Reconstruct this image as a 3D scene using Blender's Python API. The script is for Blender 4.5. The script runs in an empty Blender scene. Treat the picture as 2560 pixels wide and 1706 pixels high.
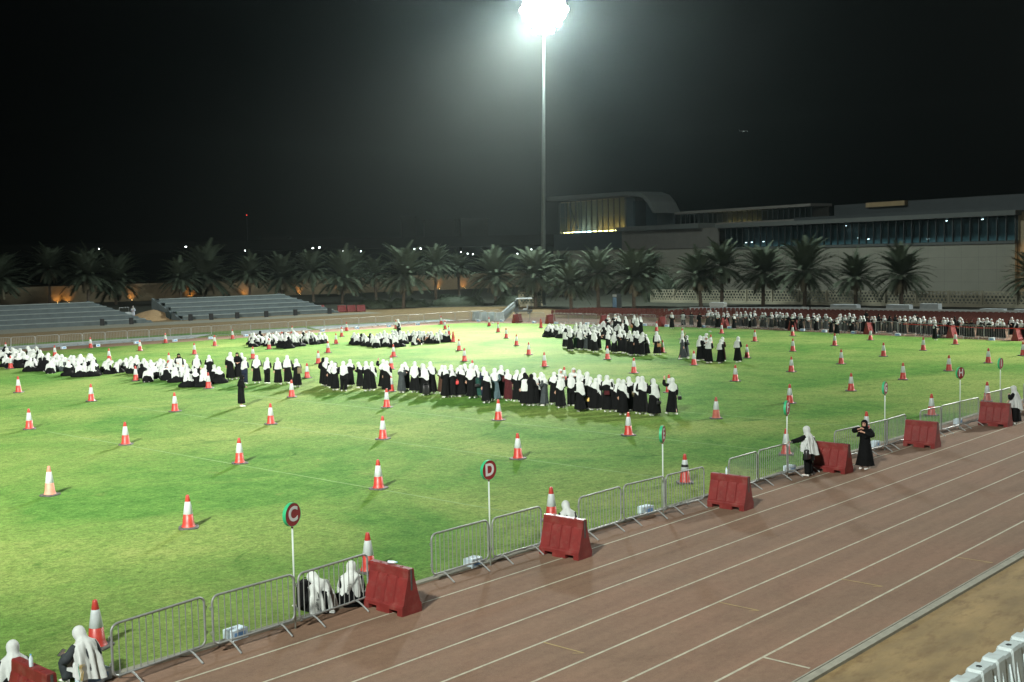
import bpy, bmesh, math, random
import numpy as np
from mathutils import Matrix, Vector
# ------------------------------------------------------------------ scene, camera, world, exposure
SC = bpy.context.scene
COL = SC.collection
rng = random.Random(7)
CAM_H = 7.328
TH, PIT, ROL, FPX = 0.732940, 0.0724012, -0.021234, 2954.01
def wv(w):                                   # camera-ground axes -> world (X along the track, Y into the field)
    return Vector((w[0]*math.sin(TH)+w[1]*math.cos(TH), -w[0]*math.cos(TH)+w[1]*math.sin(TH), w[2]))
_F = (0, math.cos(PIT), -math.sin(PIT)); _U = (0, math.sin(PIT), math.cos(PIT))
_c, _s = math.cos(ROL), math.sin(ROL)
_R2 = (_c, _s*_U[1], _s*_U[2]); _U2 = (-_s, _c*_U[1], _c*_U[2])
cd = bpy.data.cameras.new('camera'); cam = bpy.data.objects.new('camera', cd); COL.objects.link(cam)
cd.sensor_width = 36.0; cd.lens = FPX/2560*36.0; cd.clip_start = 0.1; cd.clip_end = 8000
Rw, Uw, Fw = wv(_R2), wv(_U2), wv(_F)
cam.matrix_world = Matrix(((Rw.x, Uw.x, -Fw.x, 0), (Rw.y, Uw.y, -Fw.y, 0), (Rw.z, Uw.z, -Fw.z, CAM_H), (0, 0, 0, 1)))
SC.camera = cam
SC.view_settings.view_transform = 'Standard'; SC.view_settings.look = 'None'
SC.view_settings.gamma = 1; SC.view_settings.exposure = 0.0; SC.view_settings.use_curve_mapping = False
W = bpy.data.worlds.new('World'); SC.world = W; W.use_nodes = True
_n = W.node_tree.nodes; _n.clear()
_o = _n.new('ShaderNodeOutputWorld'); _b = _n.new('ShaderNodeBackground'); _k = _n.new('ShaderNodeTexSky')
_k.sky_type = 'NISHITA'; _k.sun_disc = False; _k.sun_elevation = math.radians(-8); _k.sun_rotation = math.radians(200)
_b.inputs['Strength'].default_value = 0.03
W.node_tree.links.new(_k.outputs[0], _b.inputs['Color']); W.node_tree.links.new(_b.outputs[0], _o.inputs['Surface'])
try:
    SC.cycles.use_denoising = True; SC.cycles.max_bounces = 5; SC.cycles.diffuse_bounces = 2; SC.cycles.glossy_bounces = 2
    SC.cycles.volume_bounces = 0; SC.cycles.transparent_max_bounces = 12; SC.cycles.transmission_bounces = 4
    SC.cycles.sample_clamp_indirect = 4.0; SC.cycles.caustics_reflective = False; SC.cycles.caustics_refractive = False
except Exception: pass
# floodlight masts: (X, Y), aimed at points of the field; power in watts per lamp
LIGHTS = dict(M1=1700000, M2=700000, M4=480000)
HAZE = 0.00010
# ------------------------------------------------------------------ helpers
def dirang(a): return math.radians(a)-math.pi/2           # rotation so that local +Y looks along world angle a
class MB:
    def __init__(s): s.v = []; s.f = []; s.m = []
    def add(s, v, f, mi=0):
        n = len(s.v); s.v += [tuple(map(float, a)) for a in v]; s.f += [tuple(int(i)+n for i in q) for q in f]; s.m += [mi]*len(f)
    def box(s, x0, x1, y0, y1, z0, z1, mi=0):
        v = [(x, y, z) for z in (z0, z1) for y in (y0, y1) for x in (x0, x1)]
        s.add(v, [(0,2,3,1),(4,5,7,6),(0,1,5,4),(2,6,7,3),(0,4,6,2),(1,3,7,5)], mi)
    def obox(s, c, ax, ay, hx, hy, z0, z1, mi=0):             # box along a ground direction
        ax = np.array(ax); ay = np.array(ay); v = []
        for z in (z0, z1):
            for b in (-1, 1):
                for a in (-1, 1):
                    q = np.array(c)+ax*a*hx+ay*b*hy; v.append((q[0], q[1], z))
        s.add(v, [(0,2,3,1),(4,5,7,6),(0,1,5,4),(2,6,7,3),(0,4,6,2),(1,3,7,5)], mi)
    def tube(s, pts, r, n=8, mi=0, cap=True, closed=False):
        P = [np.array(p, float) for p in pts]; m = len(P); rr = r if isinstance(r, (list, tuple)) else [r]*m
        V = []; up = None
        for i in range(m):
            if closed: t = P[(i+1) % m]-P[i-1]
            else: t = P[min(i+1, m-1)]-P[max(i-1, 0)]
            t = t/(np.linalg.norm(t)+1e-9)
            if up is None:
                a = np.array((0, 0, 1.)) if abs(t[2]) < .9 else np.array((1., 0, 0))
                up = np.cross(t, a)
            up = up-t*(up@t); up /= np.linalg.norm(up)+1e-9; w = np.cross(t, up)
            for k in range(n):
                q = 2*math.pi*k/n; V.append(P[i]+rr[i]*(math.cos(q)*up+math.sin(q)*w))
        Fc = []
        for i in range(m if closed else m-1):
            j = (i+1) % m
            for k in range(n): Fc.append((i*n+k, i*n+(k+1) % n, j*n+(k+1) % n, j*n+k))
        if cap and not closed:
            Fc.append(tuple(range(n-1, -1, -1))); Fc.append(tuple((m-1)*n+k for k in range(n)))
        s.add(V, Fc, mi)
    def rings(s, rings, mi=0, cap0=False, cap1=False, skip=None):
        n = len(rings[0]); V = [q for r in rings for q in r]; Fc = []
        for i in range(len(rings)-1):
            for k in range(n):
                if skip and skip(i, k): continue
                Fc.append((i*n+k, i*n+(k+1) % n, (i+1)*n+(k+1) % n, (i+1)*n+k))
        if cap0: Fc.append(tuple(range(n-1, -1, -1)))
        if cap1: Fc.append(tuple((len(rings)-1)*n+k for k in range(n)))
        s.add(V, Fc, mi)
    def lathe(s, prof, n=16, c=(0, 0), mi=0, cap=True):
        s.rings([[(c[0]+r*math.cos(2*math.pi*k/n), c[1]+r*math.sin(2*math.pi*k/n), z) for k in range(n)] for r, z in prof], mi, cap, cap)
    def ell(s, c, r, n=12, m=8, mi=0):
        R = []
        for i in range(m+1):
            t = math.pi*(i+.02)/(m+.04)-math.pi/2
            R.append([(c[0]+r[0]*math.cos(t)*math.cos(2*math.pi*k/n), c[1]+r[1]*math.cos(t)*math.sin(2*math.pi*k/n), c[2]+r[2]*math.sin(t)) for k in range(n)])
        s.rings(R, mi, True, True)
    def mesh(s, name, smooth=False):
        me = bpy.data.meshes.new(name); me.from_pydata(s.v, [], s.f)
        if any(s.m): me.polygons.foreach_set('material_index', s.m)
        if smooth: me.polygons.foreach_set('use_smooth', [True]*len(me.polygons))
        me.update(); return me
    def build(s, name, mats, parent=None, smooth=False):
        me = s.mesh(name, smooth)
        return mkobj(name, me, mats, parent)
def mkobj(name, me, mats, parent=None):
    for m in (mats if isinstance(mats, (list, tuple)) else [mats]):
        if len(me.materials) < len(mats if isinstance(mats, (list, tuple)) else [mats]): me.materials.append(m)
    o = bpy.data.objects.new(name, me); COL.objects.link(o)
    if parent is not None: o.parent = parent
    return o
def empty(name, loc=(0, 0, 0), rz=0):
    o = bpy.data.objects.new(name, None); COL.objects.link(o); o.location = loc; o.rotation_euler = (0, 0, rz); o.empty_display_size = .2
    return o
def tag(o, label=None, cat=None, group=None, kind=None):
    if label: o['label'] = label
    if cat: o['category'] = cat
    if group: o['group'] = group
    if kind: o['kind'] = kind
    return o
def copy_tree(o, parent=None):
    c = o.copy(); COL.objects.link(c)
    if parent is not None: c.parent = parent
    for ch in list(o.children): copy_tree(ch, c)
    return c
def place(proto, used, loc, rz=0, sc=None):                  # first use takes the prototype itself, later ones a copy
    if proto.name in used: o = copy_tree(proto)
    else: used.add(proto.name); o = proto
    o.location = loc; o.rotation_euler = (0, 0, rz)
    if sc: o.scale = sc
    return o
USED = set()
_OW = 'zeroth first second third fourth fifth sixth seventh eighth ninth tenth eleventh twelfth thirteenth fourteenth fifteenth sixteenth seventeenth eighteenth nineteenth'.split()
_TW = {2: 'twent', 3: 'thirt', 4: 'fort', 5: 'fift', 6: 'sixt', 7: 'sevent', 8: 'eight', 9: 'ninet'}
def ordw(n):
    if n < 20: return _OW[n]
    if n >= 100: return 'hundred-and-'+ordw(n-100) if n > 100 else 'hundredth'
    return _TW[n//10]+('ieth' if n % 10 == 0 else 'y-'+_OW[n % 10])
# ------------------------------------------------------------------ materials
def nd(t, kind, **kw):
    n = t.nodes.new(kind)
    for k, v in kw.items():
        if k in n.inputs: n.inputs[k].default_value = v
        else: setattr(n, k, v)
    return n
def mat(name, col, rough=.6, var=.15, scale=6., bump=0., bscale=40., metal=0., emit=None, es=0., spec=None, col2=None, dirt=None, coord='Object', detail=4., stretch=None):
    m = bpy.data.materials.new(name); m.use_nodes = True; t = m.node_tree; b = t.nodes['Principled BSDF']
    b.inputs['Roughness'].default_value = rough; b.inputs['Metallic'].default_value = metal
    if spec is not None: b.inputs['Specular IOR Level'].default_value = spec
    tc = nd(t, 'ShaderNodeTexCoord'); src = tc.outputs[coord]
    if stretch:
        mp = nd(t, 'ShaderNodeMapping'); mp.inputs['Scale'].default_value = stretch; t.links.new(src, mp.inputs[0]); src = mp.outputs[0]
    ns = nd(t, 'ShaderNodeTexNoise', Scale=scale, Detail=detail, Roughness=.6); t.links.new(src, ns.inputs['Vector'])
    rp = nd(t, 'ShaderNodeValToRGB'); c = tuple(col); c2 = tuple(col2) if col2 else tuple(min(1, x*(1+var)) for x in c)
    c1 = c if col2 else tuple(x*(1-var) for x in c)
    rp.color_ramp.elements[0].position = .3; rp.color_ramp.elements[1].position = .7
    rp.color_ramp.elements[0].color = (*c1, 1); rp.color_ramp.elements[1].color = (*c2, 1)
    t.links.new(ns.outputs['Fac'], rp.inputs[0]); out = rp.outputs[0]
    if dirt:
        n2 = nd(t, 'ShaderNodeTexNoise', Scale=dirt[2], Detail=6., Roughness=.7); t.links.new(src, n2.inputs['Vector'])
        r2 = nd(t, 'ShaderNodeValToRGB'); r2.color_ramp.elements[0].position = .5; r2.color_ramp.elements[1].position = .72
        r2.color_ramp.elements[0].color = (0, 0, 0, 1); r2.color_ramp.elements[1].color = (dirt[1],)*3+(1,)
        t.links.new(n2.outputs['Fac'], r2.inputs[0])
        mx = nd(t, 'ShaderNodeMix', data_type='RGBA'); t.links.new(r2.outputs[0], mx.inputs[0]); t.links.new(out, mx.inputs[6])
        mx.inputs[7].default_value = (*dirt[0], 1); out = mx.outputs[2]
    t.links.new(out, b.inputs['Base Color'])
    if bump:
        n3 = nd(t, 'ShaderNodeTexNoise', Scale=bscale, Detail=3.); t.links.new(src, n3.inputs['Vector'])
        bp = nd(t, 'ShaderNodeBump', Strength=bump, Distance=.02); t.links.new(n3.outputs['Fac'], bp.inputs['Height']); t.links.new(bp.outputs[0], b.inputs['Normal'])
    if emit:
        b.inputs['Emission Color'].default_value = (*emit, 1); b.inputs['Emission Strength'].default_value = es
    return m
M = {}
M['red'] = mat('red_plastic', (.160, .017, .015), .5, .2, 3, dirt=((.20, .075, .06), .6, 5))
M['conered'] = mat('cone_red', (.40, .036, .026), .45, .12, 8, dirt=((.3, .12, .08), .35, 9))
M['conepale'] = mat('cone_faded', (.55, .20, .13), .6, .15, 8, dirt=((.3, .2, .15), .5, 9))
M['conedust'] = mat('cone_dusty', (.34, .09, .06), .7, .2, 8, dirt=((.25, .15, .1), .5, 9))
M['conewhite'] = mat('cone_white', (.46, .50, .51), .4, .06, 8, dirt=((.4, .38, .34), .4, 14))
M['rubber'] = mat('black_rubber', (.06, .06, .055), .75, .3, 12, dirt=((.18, .15, .11), .5, 10))
M['steel'] = mat('galvanised_steel', (.25, .265, .255), .42, .14, 9, metal=.25, dirt=((.20, .17, .13), .4, 14))
M['polewhite'] = mat('pole_white', (.46, .52, .47), .4, .06, 6)
M['signred'] = mat('sign_red', (.24, .014, .015), .55, .06, 5)
M['signgreen'] = mat('sign_green', (.03, .36, .15), .5, .08, 5)
M['signwhite'] = mat('sign_white', (.62, .66, .64), .55, .05, 5)
M['black'] = mat('black_cloth', (.0050, .0054, .0056), .9, .35, 7, bump=.35, bscale=18, spec=.10)
M['dgrey'] = mat('dark_grey_cloth', (.035, .042, .045), .85, .25, 7, bump=.35, bscale=18, spec=.25)
M['grey'] = mat('grey_cloth', (.12, .12, .13), .85, .2, 7, bump=.3, bscale=18, spec=.2)
M['teal'] = mat('teal_grey_cloth', (.055, .09, .10), .85, .2, 7, bump=.3, bscale=18, spec=.2)
M['maroon'] = mat('maroon_cloth', (.05, .008, .010), .85, .25, 7, bump=.3, bscale=18, spec=.2)
M['green'] = mat('dark_green_cloth', (.010, .045, .035), .85, .25, 7, bump=.3, bscale=18, spec=.2)
M['navy'] = mat('navy_cloth', (.012, .016, .035), .85, .25, 7, bump=.3, bscale=18, spec=.2)
M['brown'] = mat('brown_cloth', (.045, .022, .014), .85, .25, 7, bump=.3, bscale=18, spec=.2)
M['blue'] = mat('blue_uniform', (.012, .022, .15), .85, .2, 7, spec=.2)
M['white'] = mat('white_cloth', (.48, .51, .49), .9, .07, 6, bump=.5, bscale=14, spec=.15)
M['cream'] = mat('cream_cloth', (.52, .55, .52), .9, .06, 6, bump=.4, bscale=14, spec=.15)
M['skin'] = mat('skin', (.46, .26, .18), .55, .08, 30)
M['dark'] = mat('eye_dark', (.03, .018, .015), .5, .1, 30)
M['lip'] = mat('lip', (.34, .12, .10), .5, .1, 30)
M['shoe'] = mat('white_shoe', (.70, .70, .66), .6, .12, 20)
M['shoeblack'] = mat('black_shoe', (.02, .02, .02), .5, .2, 20)
M['tan'] = mat('tan_leather', (.32, .15, .06), .5, .2, 12)
M['beige'] = mat('beige_leather', (.50, .42, .32), .5, .15, 12)
M['blackbag'] = mat('black_leather', (.016, .016, .017), .4, .2, 12)
M['olive'] = mat('olive_canvas', (.14, .11, .06), .8, .2, 14)
M['yellowbag'] = mat('yellow_bag', (.55, .38, .10), .6, .15, 12)
M['bluebag'] = mat('blue_bag', (.16, .26, .42), .6, .15, 12)
M['redbag'] = mat('red_bag', (.55, .05, .05), .5, .15, 12)
M['carton'] = mat('bottle_pack', (.55, .66, .72), .35, .12, 14, dirt=((.25, .42, .60), .6, 11))
M['cartonblue'] = mat('pack_print', (.12, .28, .55), .5, .2, 20)
M['bottle'] = mat('bottle_plastic', (.62, .74, .78), .15, .08, 10)
M['cap'] = mat('bottle_cap', (.10, .35, .60), .4, .1, 10)
M['jersey'] = mat('white_plastic', (.40, .47, .47), .5, .08, 4, dirt=((.26, .27, .25), .5, 6))
M['concrete'] = mat('terrace_concrete', (.105, .135, .14), .85, .14, 1.2, bump=.2, bscale=12, dirt=((.09, .10, .10), .5, 2.5))
M['nosing'] = mat('step_nosing', (.24, .28, .27), .85, .12, 2)
M['kerb'] = mat('kerb_concrete', (.22, .217, .17), .9, .16, 5, bump=.3, bscale=20)
M['paving'] = mat('grey_paving', (.32, .37, .38), .9, .14, .6, dirt=((.2, .2, .17), .5, 1.2))
M['stone'] = mat('stone_cladding', (.215, .205, .16), .85, .06, .35)
M['lattice'] = mat('cast_lattice', (.42, .39, .28), .85, .08, 1.5)
M['roofdark'] = mat('dark_roof', (.018, .021, .021), .7, .15, .6)
M['brownwall'] = mat('brown_wall', (.11, .10, .085), .85, .1, .6)
M['slab'] = mat('roof_slab', (.07, .073, .066), .8, .06, .5)
M['darkmetal'] = mat('dark_metal', (.025, .03, .03), .5, .2, 4)
M['warmwall'] = mat('sand_wall', (.23, .175, .105), .9, .1, 1.2)
M['trunk'] = mat('palm_bark', (.11, .085, .06), .95, .3, 6, bump=.8, bscale=10)
M['frond'] = mat('palm_frond', (.080, .100, .066), .85, .35, .5, spec=.05)
M['dryfrond'] = mat('dry_frond', (.15, .13, .08), .8, .3, .8)
M['leaf'] = mat('hedge_leaf', (.045, .062, .035), .7, .4, 1.5)
M['chair'] = mat('chair_red', (.125, .034, .022), .7, .25, 5)
M['chairframe'] = mat('chair_frame', (.35, .30, .20), .4, .15, 5, metal=.5)
M['speaker'] = mat('speaker_black', (.014, .014, .015), .55, .2, 8)
M['bin'] = mat('bin_green', (.025, .04, .042), .5, .2, 8)
M['mast'] = mat('mast_steel', (.075, .085, .08), .5, .1, 1, metal=.3)
M['thobe'] = mat('white_robe', (.50, .54, .62), .9, .06, 6, spec=.1)
M['hivis'] = mat('hi_vis', (.45, .65, .08), .7, .1, 8)
M['cooler'] = mat('cooler_blue', (.16, .27, .40), .4, .25, 3)
M['tentwhite'] = mat('cover_white', (.42, .46, .46), .8, .08, 3)
M['gold'] = mat('gold_print', (.52, .38, .12), .6, .1, 8)
M['printgreen'] = mat('green_print', (.10, .26, .17), .6, .1, 8)
M['printblack'] = mat('black_print', (.04, .05, .05), .6, .1, 8)
M['tape'] = mat('red_tape', (.45, .02, .02), .4, .1, 8)
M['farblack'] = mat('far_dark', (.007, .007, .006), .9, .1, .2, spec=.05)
M['finbrown'] = mat('fin_brown', (.20, .14, .07), .9, .1, 1)
M['darkpanel'] = mat('dark_panel', (.028, .038, .042), .6, .1, 1)
M['bed'] = mat('planting_soil', (.040, .042, .026), .95, .3, .5, bump=.4, bscale=6)
M['fieldline'] = mat('faint_line', (.155, .262, .080), .9, .25, 2, dirt=((.09, .20, .04), .9, 1.5))
M['orange'] = mat('orange_band', (.30, .16, .05), .8, .1, 1)
def emis(name, col, s):
    m = bpy.data.materials.new(name); m.use_nodes = True; t = m.node_tree; t.nodes.clear()
    o = t.nodes.new('ShaderNodeOutputMaterial'); e = t.nodes.new('ShaderNodeEmission'); e.inputs[0].default_value = (*col, 1); e.inputs[1].default_value = s
    t.links.new(e.outputs[0], o.inputs[0]); return m
M['lampon'] = emis('lamp_lit', (.92, 1., .98), 500.)
M['streeton'] = emis('street_lamp_lit', (.92, .97, 1.), 25.)
M['warmon'] = emis('warm_strip_lit', (1., .66, .22), 42.)
M['coolon'] = emis('cool_strip_lit', (.75, .95, 1.), 36.)
M['ceilon'] = emis('ceiling_lamp_lit', (.95, 1., 1.), 9.)
M['redon'] = emis('red_beacon_lit', (1., .05, .03), 6.)
M['planeon'] = emis('aircraft_light_lit', (.9, 1., .95), 1.2)
def glass(name, tint, tr):
    m = bpy.data.materials.new(name); m.use_nodes = True; t = m.node_tree; t.nodes.clear()
    o = t.nodes.new('ShaderNodeOutputMaterial'); mx = t.nodes.new('ShaderNodeMixShader'); a = t.nodes.new('ShaderNodeBsdfTransparent'); g = t.nodes.new('ShaderNodeBsdfGlossy')
    a.inputs[0].default_value = (*tint, 1); g.inputs['Roughness'].default_value = .08; g.inputs[0].default_value = (.5, .6, .62, 1); mx.inputs[0].default_value = 1-tr
    t.links.new(a.outputs[0], mx.inputs[1]); t.links.new(g.outputs[0], mx.inputs[2]); t.links.new(mx.outputs[0], o.inputs[0]); return m
M['glass'] = glass('window_glass', (.72, .85, .88), .9)
def grass_mat():
    m = bpy.data.materials.new('grass'); m.use_nodes = True; t = m.node_tree; b = t.nodes['Principled BSDF']; L = t.links.new
    tc = nd(t, 'ShaderNodeTexCoord')
    def noise(scale, det=4., rough=.6, st=None, dist=0.):
        n = nd(t, 'ShaderNodeTexNoise', Scale=scale, Detail=det, Roughness=rough, Distortion=dist)
        if st:
            mp = nd(t, 'ShaderNodeMapping'); mp.inputs['Scale'].default_value = st; L(tc.outputs['Object'], mp.inputs[0]); L(mp.outputs[0], n.inputs['Vector'])
        else: L(tc.outputs['Object'], n.inputs['Vector'])
        return n.outputs['Fac']
    def ramp(fac, p0, p1, c0, c1):
        r = nd(t, 'ShaderNodeValToRGB'); r.color_ramp.elements[0].position = p0; r.color_ramp.elements[1].position = p1
        r.color_ramp.elements[0].color = (*c0, 1); r.color_ramp.elements[1].color = (*c1, 1); L(fac, r.inputs[0]); return r.outputs[0]
    def mix(f, a, bb, mode='MIX'):
        x = nd(t, 'ShaderNodeMix', data_type='RGBA', blend_type=mode)
        (L(f, x.inputs[0]) if not isinstance(f, float) else setattr(x.inputs[0], 'default_value', f))
        for i, q in ((6, a), (7, bb)):
            if isinstance(q, tuple): x.inputs[i].default_value = (*q, 1)
            else: L(q, x.inputs[i])
        return x.outputs[2]
    lush = ramp(noise(.9, 6., .7), .35, .7, (.062, .162, .030), (.118, .244, .050))
    dry = ramp(noise(1.6, 6., .75), .3, .75, (.172, .256, .062), (.262, .314, .098))
    col = mix(ramp(noise(.11, 5., .62, dist=.6), .40, .68, (0, 0, 0), (1, 1, 1)), lush, dry)
    brown = ramp(noise(.55, 7., .7, dist=.4), .62, .76, (0, 0, 0), (.55, .55, .55))
    col = mix(brown, col, (.21, .19, .075))
    clover = ramp(noise(.42, 7., .72, (1, 1.6, 1), .8), .60, .70, (0, 0, 0), (.75, .75, .75))
    col = mix(clover, col, (.028, .105, .016))
    mid = ramp(noise(5.5, 6., .75, dist=.5), .30, .72, (.50, .52, .50), (1.42, 1.38, 1.4))
    col = mix(.85, col, mid, 'MULTIPLY')
    tuft = ramp(noise(2.6, 7., .8, dist=1.), .52, .68, (1, 1, 1), (.50, .60, .52))
    col = mix(.8, col, tuft, 'MULTIPLY')
    fine = ramp(noise(16., 5., .75), .25, .75, (.45, .45, .45), (1.6, 1.6, 1.6))
    col = mix(.8, col, fine, 'MULTIPLY')
    blade = ramp(noise(55., 3., .7), .25, .75, (.6, .6, .6), (1.4, 1.4, 1.4))
    col = mix(.7, col, blade, 'MULTIPLY')
    L(col, b.inputs['Base Color']); b.inputs['Roughness'].default_value = .85; b.inputs['Specular IOR Level'].default_value = .03
    bp = nd(t, 'ShaderNodeBump', Strength=.9, Distance=.035); L(noise(28., 4., .7), bp.inputs['Height'])
    b2 = nd(t, 'ShaderNodeBump', Strength=.35, Distance=.06); L(noise(5., 4., .6), b2.inputs['Height']); L(b2.outputs[0], bp.inputs['Normal']); L(bp.outputs[0], b.inputs['Normal'])
    return m
M['grass'] = grass_mat()
def track_mat():
    m = bpy.data.materials.new('track_rubber'); m.use_nodes = True; t = m.node_tree; b = t.nodes['Principled BSDF']; L = t.links.new; tc = nd(t, 'ShaderNodeTexCoord')
    def lay(scale, st, p0, p1, c0, c1, det=6., dist=0.):
        mp = nd(t, 'ShaderNodeMapping'); mp.inputs['Scale'].default_value = st; L(tc.outputs['Object'], mp.inputs[0]); n = nd(t, 'ShaderNodeTexNoise', Scale=scale, Detail=det, Roughness=.68, Distortion=dist); L(mp.outputs[0], n.inputs['Vector'])
        r = nd(t, 'ShaderNodeValToRGB'); r.color_ramp.elements[0].position = p0; r.color_ramp.elements[1].position = p1; r.color_ramp.elements[0].color = (*c0, 1); r.color_ramp.elements[1].color = (*c1, 1); L(n.outputs['Fac'], r.inputs[0]); return r.outputs[0]
    def mul(a, c, f=1.):
        x = nd(t, 'ShaderNodeMix', data_type='RGBA', blend_type='MULTIPLY'); x.inputs[0].default_value = f; L(a, x.inputs[6]); L(c, x.inputs[7]); return x.outputs[2]
    col = lay(.28, (1, 1, 1), .32, .68, (.198, .119, .080), (.174, .116, .078), dist=.5)
    col = mul(col, lay(1., (.10, 2.2, 1), .30, .72, (.84, .84, .84), (1.10, 1.10, 1.08)))
    col = mul(col, lay(.55, (.6, 1, 1), .52, .74, (1, 1, 1), (.84, .83, .82), 7., .8))
    col = mul(col, lay(.9, (.16, 1.5, 1), .60, .70, (1, 1, 1), (.86, .85, .84), 5., 1.2))
    col = mul(col, lay(60., (1, 1, 1), .3, .7, (.80, .80, .80), (1.2, 1.2, 1.2), 3.))
    col = mul(col, lay(6., (1, 1, 1), .3, .7, (.90, .90, .90), (1.1, 1.1, 1.1), 5.))
    L(col, b.inputs['Base Color']); b.inputs['Roughness'].default_value = .88; b.inputs['Specular IOR Level'].default_value = .18
    n = nd(t, 'ShaderNodeTexNoise', Scale=140., Detail=2.); L(tc.outputs['Object'], n.inputs['Vector']); bp = nd(t, 'ShaderNodeBump', Strength=.4, Distance=.01); L(n.outputs['Fac'], bp.inputs['Height']); L(bp.outputs[0], b.inputs['Normal'])
    return m
M['track'] = track_mat()
M['lane'] = mat('lane_paint', (.37, .36, .27), .85, .16, 3, dirt=((.20, .15, .10), .75, 5))
M['mark'] = mat('yellow_paint', (.30, .22, .08), .8, .14, 3, dirt=((.2, .13, .07), .6, 4))
M['sand'] = mat('sandy_soil', (.195, .136, .056), .95, .32, .9, bump=1., bscale=7, dirt=((.105, .060, .020), .95, 2.1), detail=9., stretch=(.55, 1.3, 1))
M['sandpile'] = mat('sand_heap', (.30, .20, .10), .95, .15, 3, bump=.5, bscale=8)
# ------------------------------------------------------------------ surveyed ground positions in metres
CONES=[(31.49, 66.92, 0), (31.68, 58.94, 0), (31.85, 51.11, 0), (24.61, 51.43, 0), (24.78, 43.5, 0), (24.91, 35.85, 0), (17.79, 36.0, 2), (17.9, 28.29, 0), (38.6, 83.05, 0), (38.76, 74.88, 0), (38.89, 66.71, 0), (38.86, 58.73, 0), (45.46, 90.02, 0), (52.03, 96.49, 0), (52.54, 89.26, 0), (45.81, 82.26, 0), (58.76, 95.39, 0), (52.71, 81.44, 0), (58.98, 87.93, 0), (52.61, 73.51, 0), (65.06, 94.03, 0), (59.03, 80.19, 0), (65.57, 79.5, 0), (59.05, 72.59, 0), (52.49, 65.64, 0), (45.7, 58.29, 0), (38.84, 50.91, 0), (31.83, 43.31, 0), (38.71, 43.21, 0), (31.78, 35.76, 0), (24.76, 28.14, 0), (66.18, 72.73, 0), (59.04, 65.0, 0), (52.38, 57.92, 0), (65.58, 64.61, 0), (58.91, 57.53, 0), (38.45, 35.52, 0), (71.81, 71.42, 1), (71.96, 86.39, 0), (77.87, 92.67, 0), (89.96, 91.27, 0), (84.03, 84.71, 0), (77.97, 78.12, 0), (89.91, 84.1, 0), (83.19, 76.65, 0), (77.44, 70.39, 0), (89.9, 76.99, 1), (71.44, 63.82, 0), (65.19, 57.05, 0), (58.78, 50.1, 0), (64.97, 49.63, 0), (58.28, 42.51, 0), (90.55, 63.39, 0), (71.3, 49.41, 0), (90.26, 56.19, 0), (83.55, 48.92, 0), (70.33, 41.8, 0), (64.33, 42.14, 0), (57.46, 34.9, 0), (44.15, 27.8, 3), (38.12, 28.12, 0), (31.46, 28.15, 0), (90.2, 49.18, 0), (76.55, 41.72, 0), (82.36, 41.39, 0), (88.66, 41.48, 0), (63.57, 34.75, 0), (69.44, 34.45, 0), (56.51, 27.49, 0), (75.66, 34.47, 0), (62.83, 27.49, 0), (81.32, 34.1, 0), (87.32, 34.17, 0), (68.56, 27.2, 0), (74.37, 27.03, 0), (80.32, 26.94, 0), (50.07, 20.62, 0), (56.04, 20.41, 0), (50.47, 27.68, 0), (37.68, 20.82, 0), (17.93, 20.82, 0), (24.63, 20.84, 0), (45.9, 74.18, 0), (45.27, 98.15, 0), (71.02, 92.69, 0), (64.83, 86.11, 0), (82.56, 90.4, 0), (51.05, 35.0, 0), (51.68, 42.57, 0), (83.01, 55.51, 0), (77.33, 49.11, 0), (31.2, 20.82, 4), (43.45, 20.49, 0), (11.09, 20.86, 0), (52.4, 50.51, 0), (43.51, 48.18, 0)]
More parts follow.
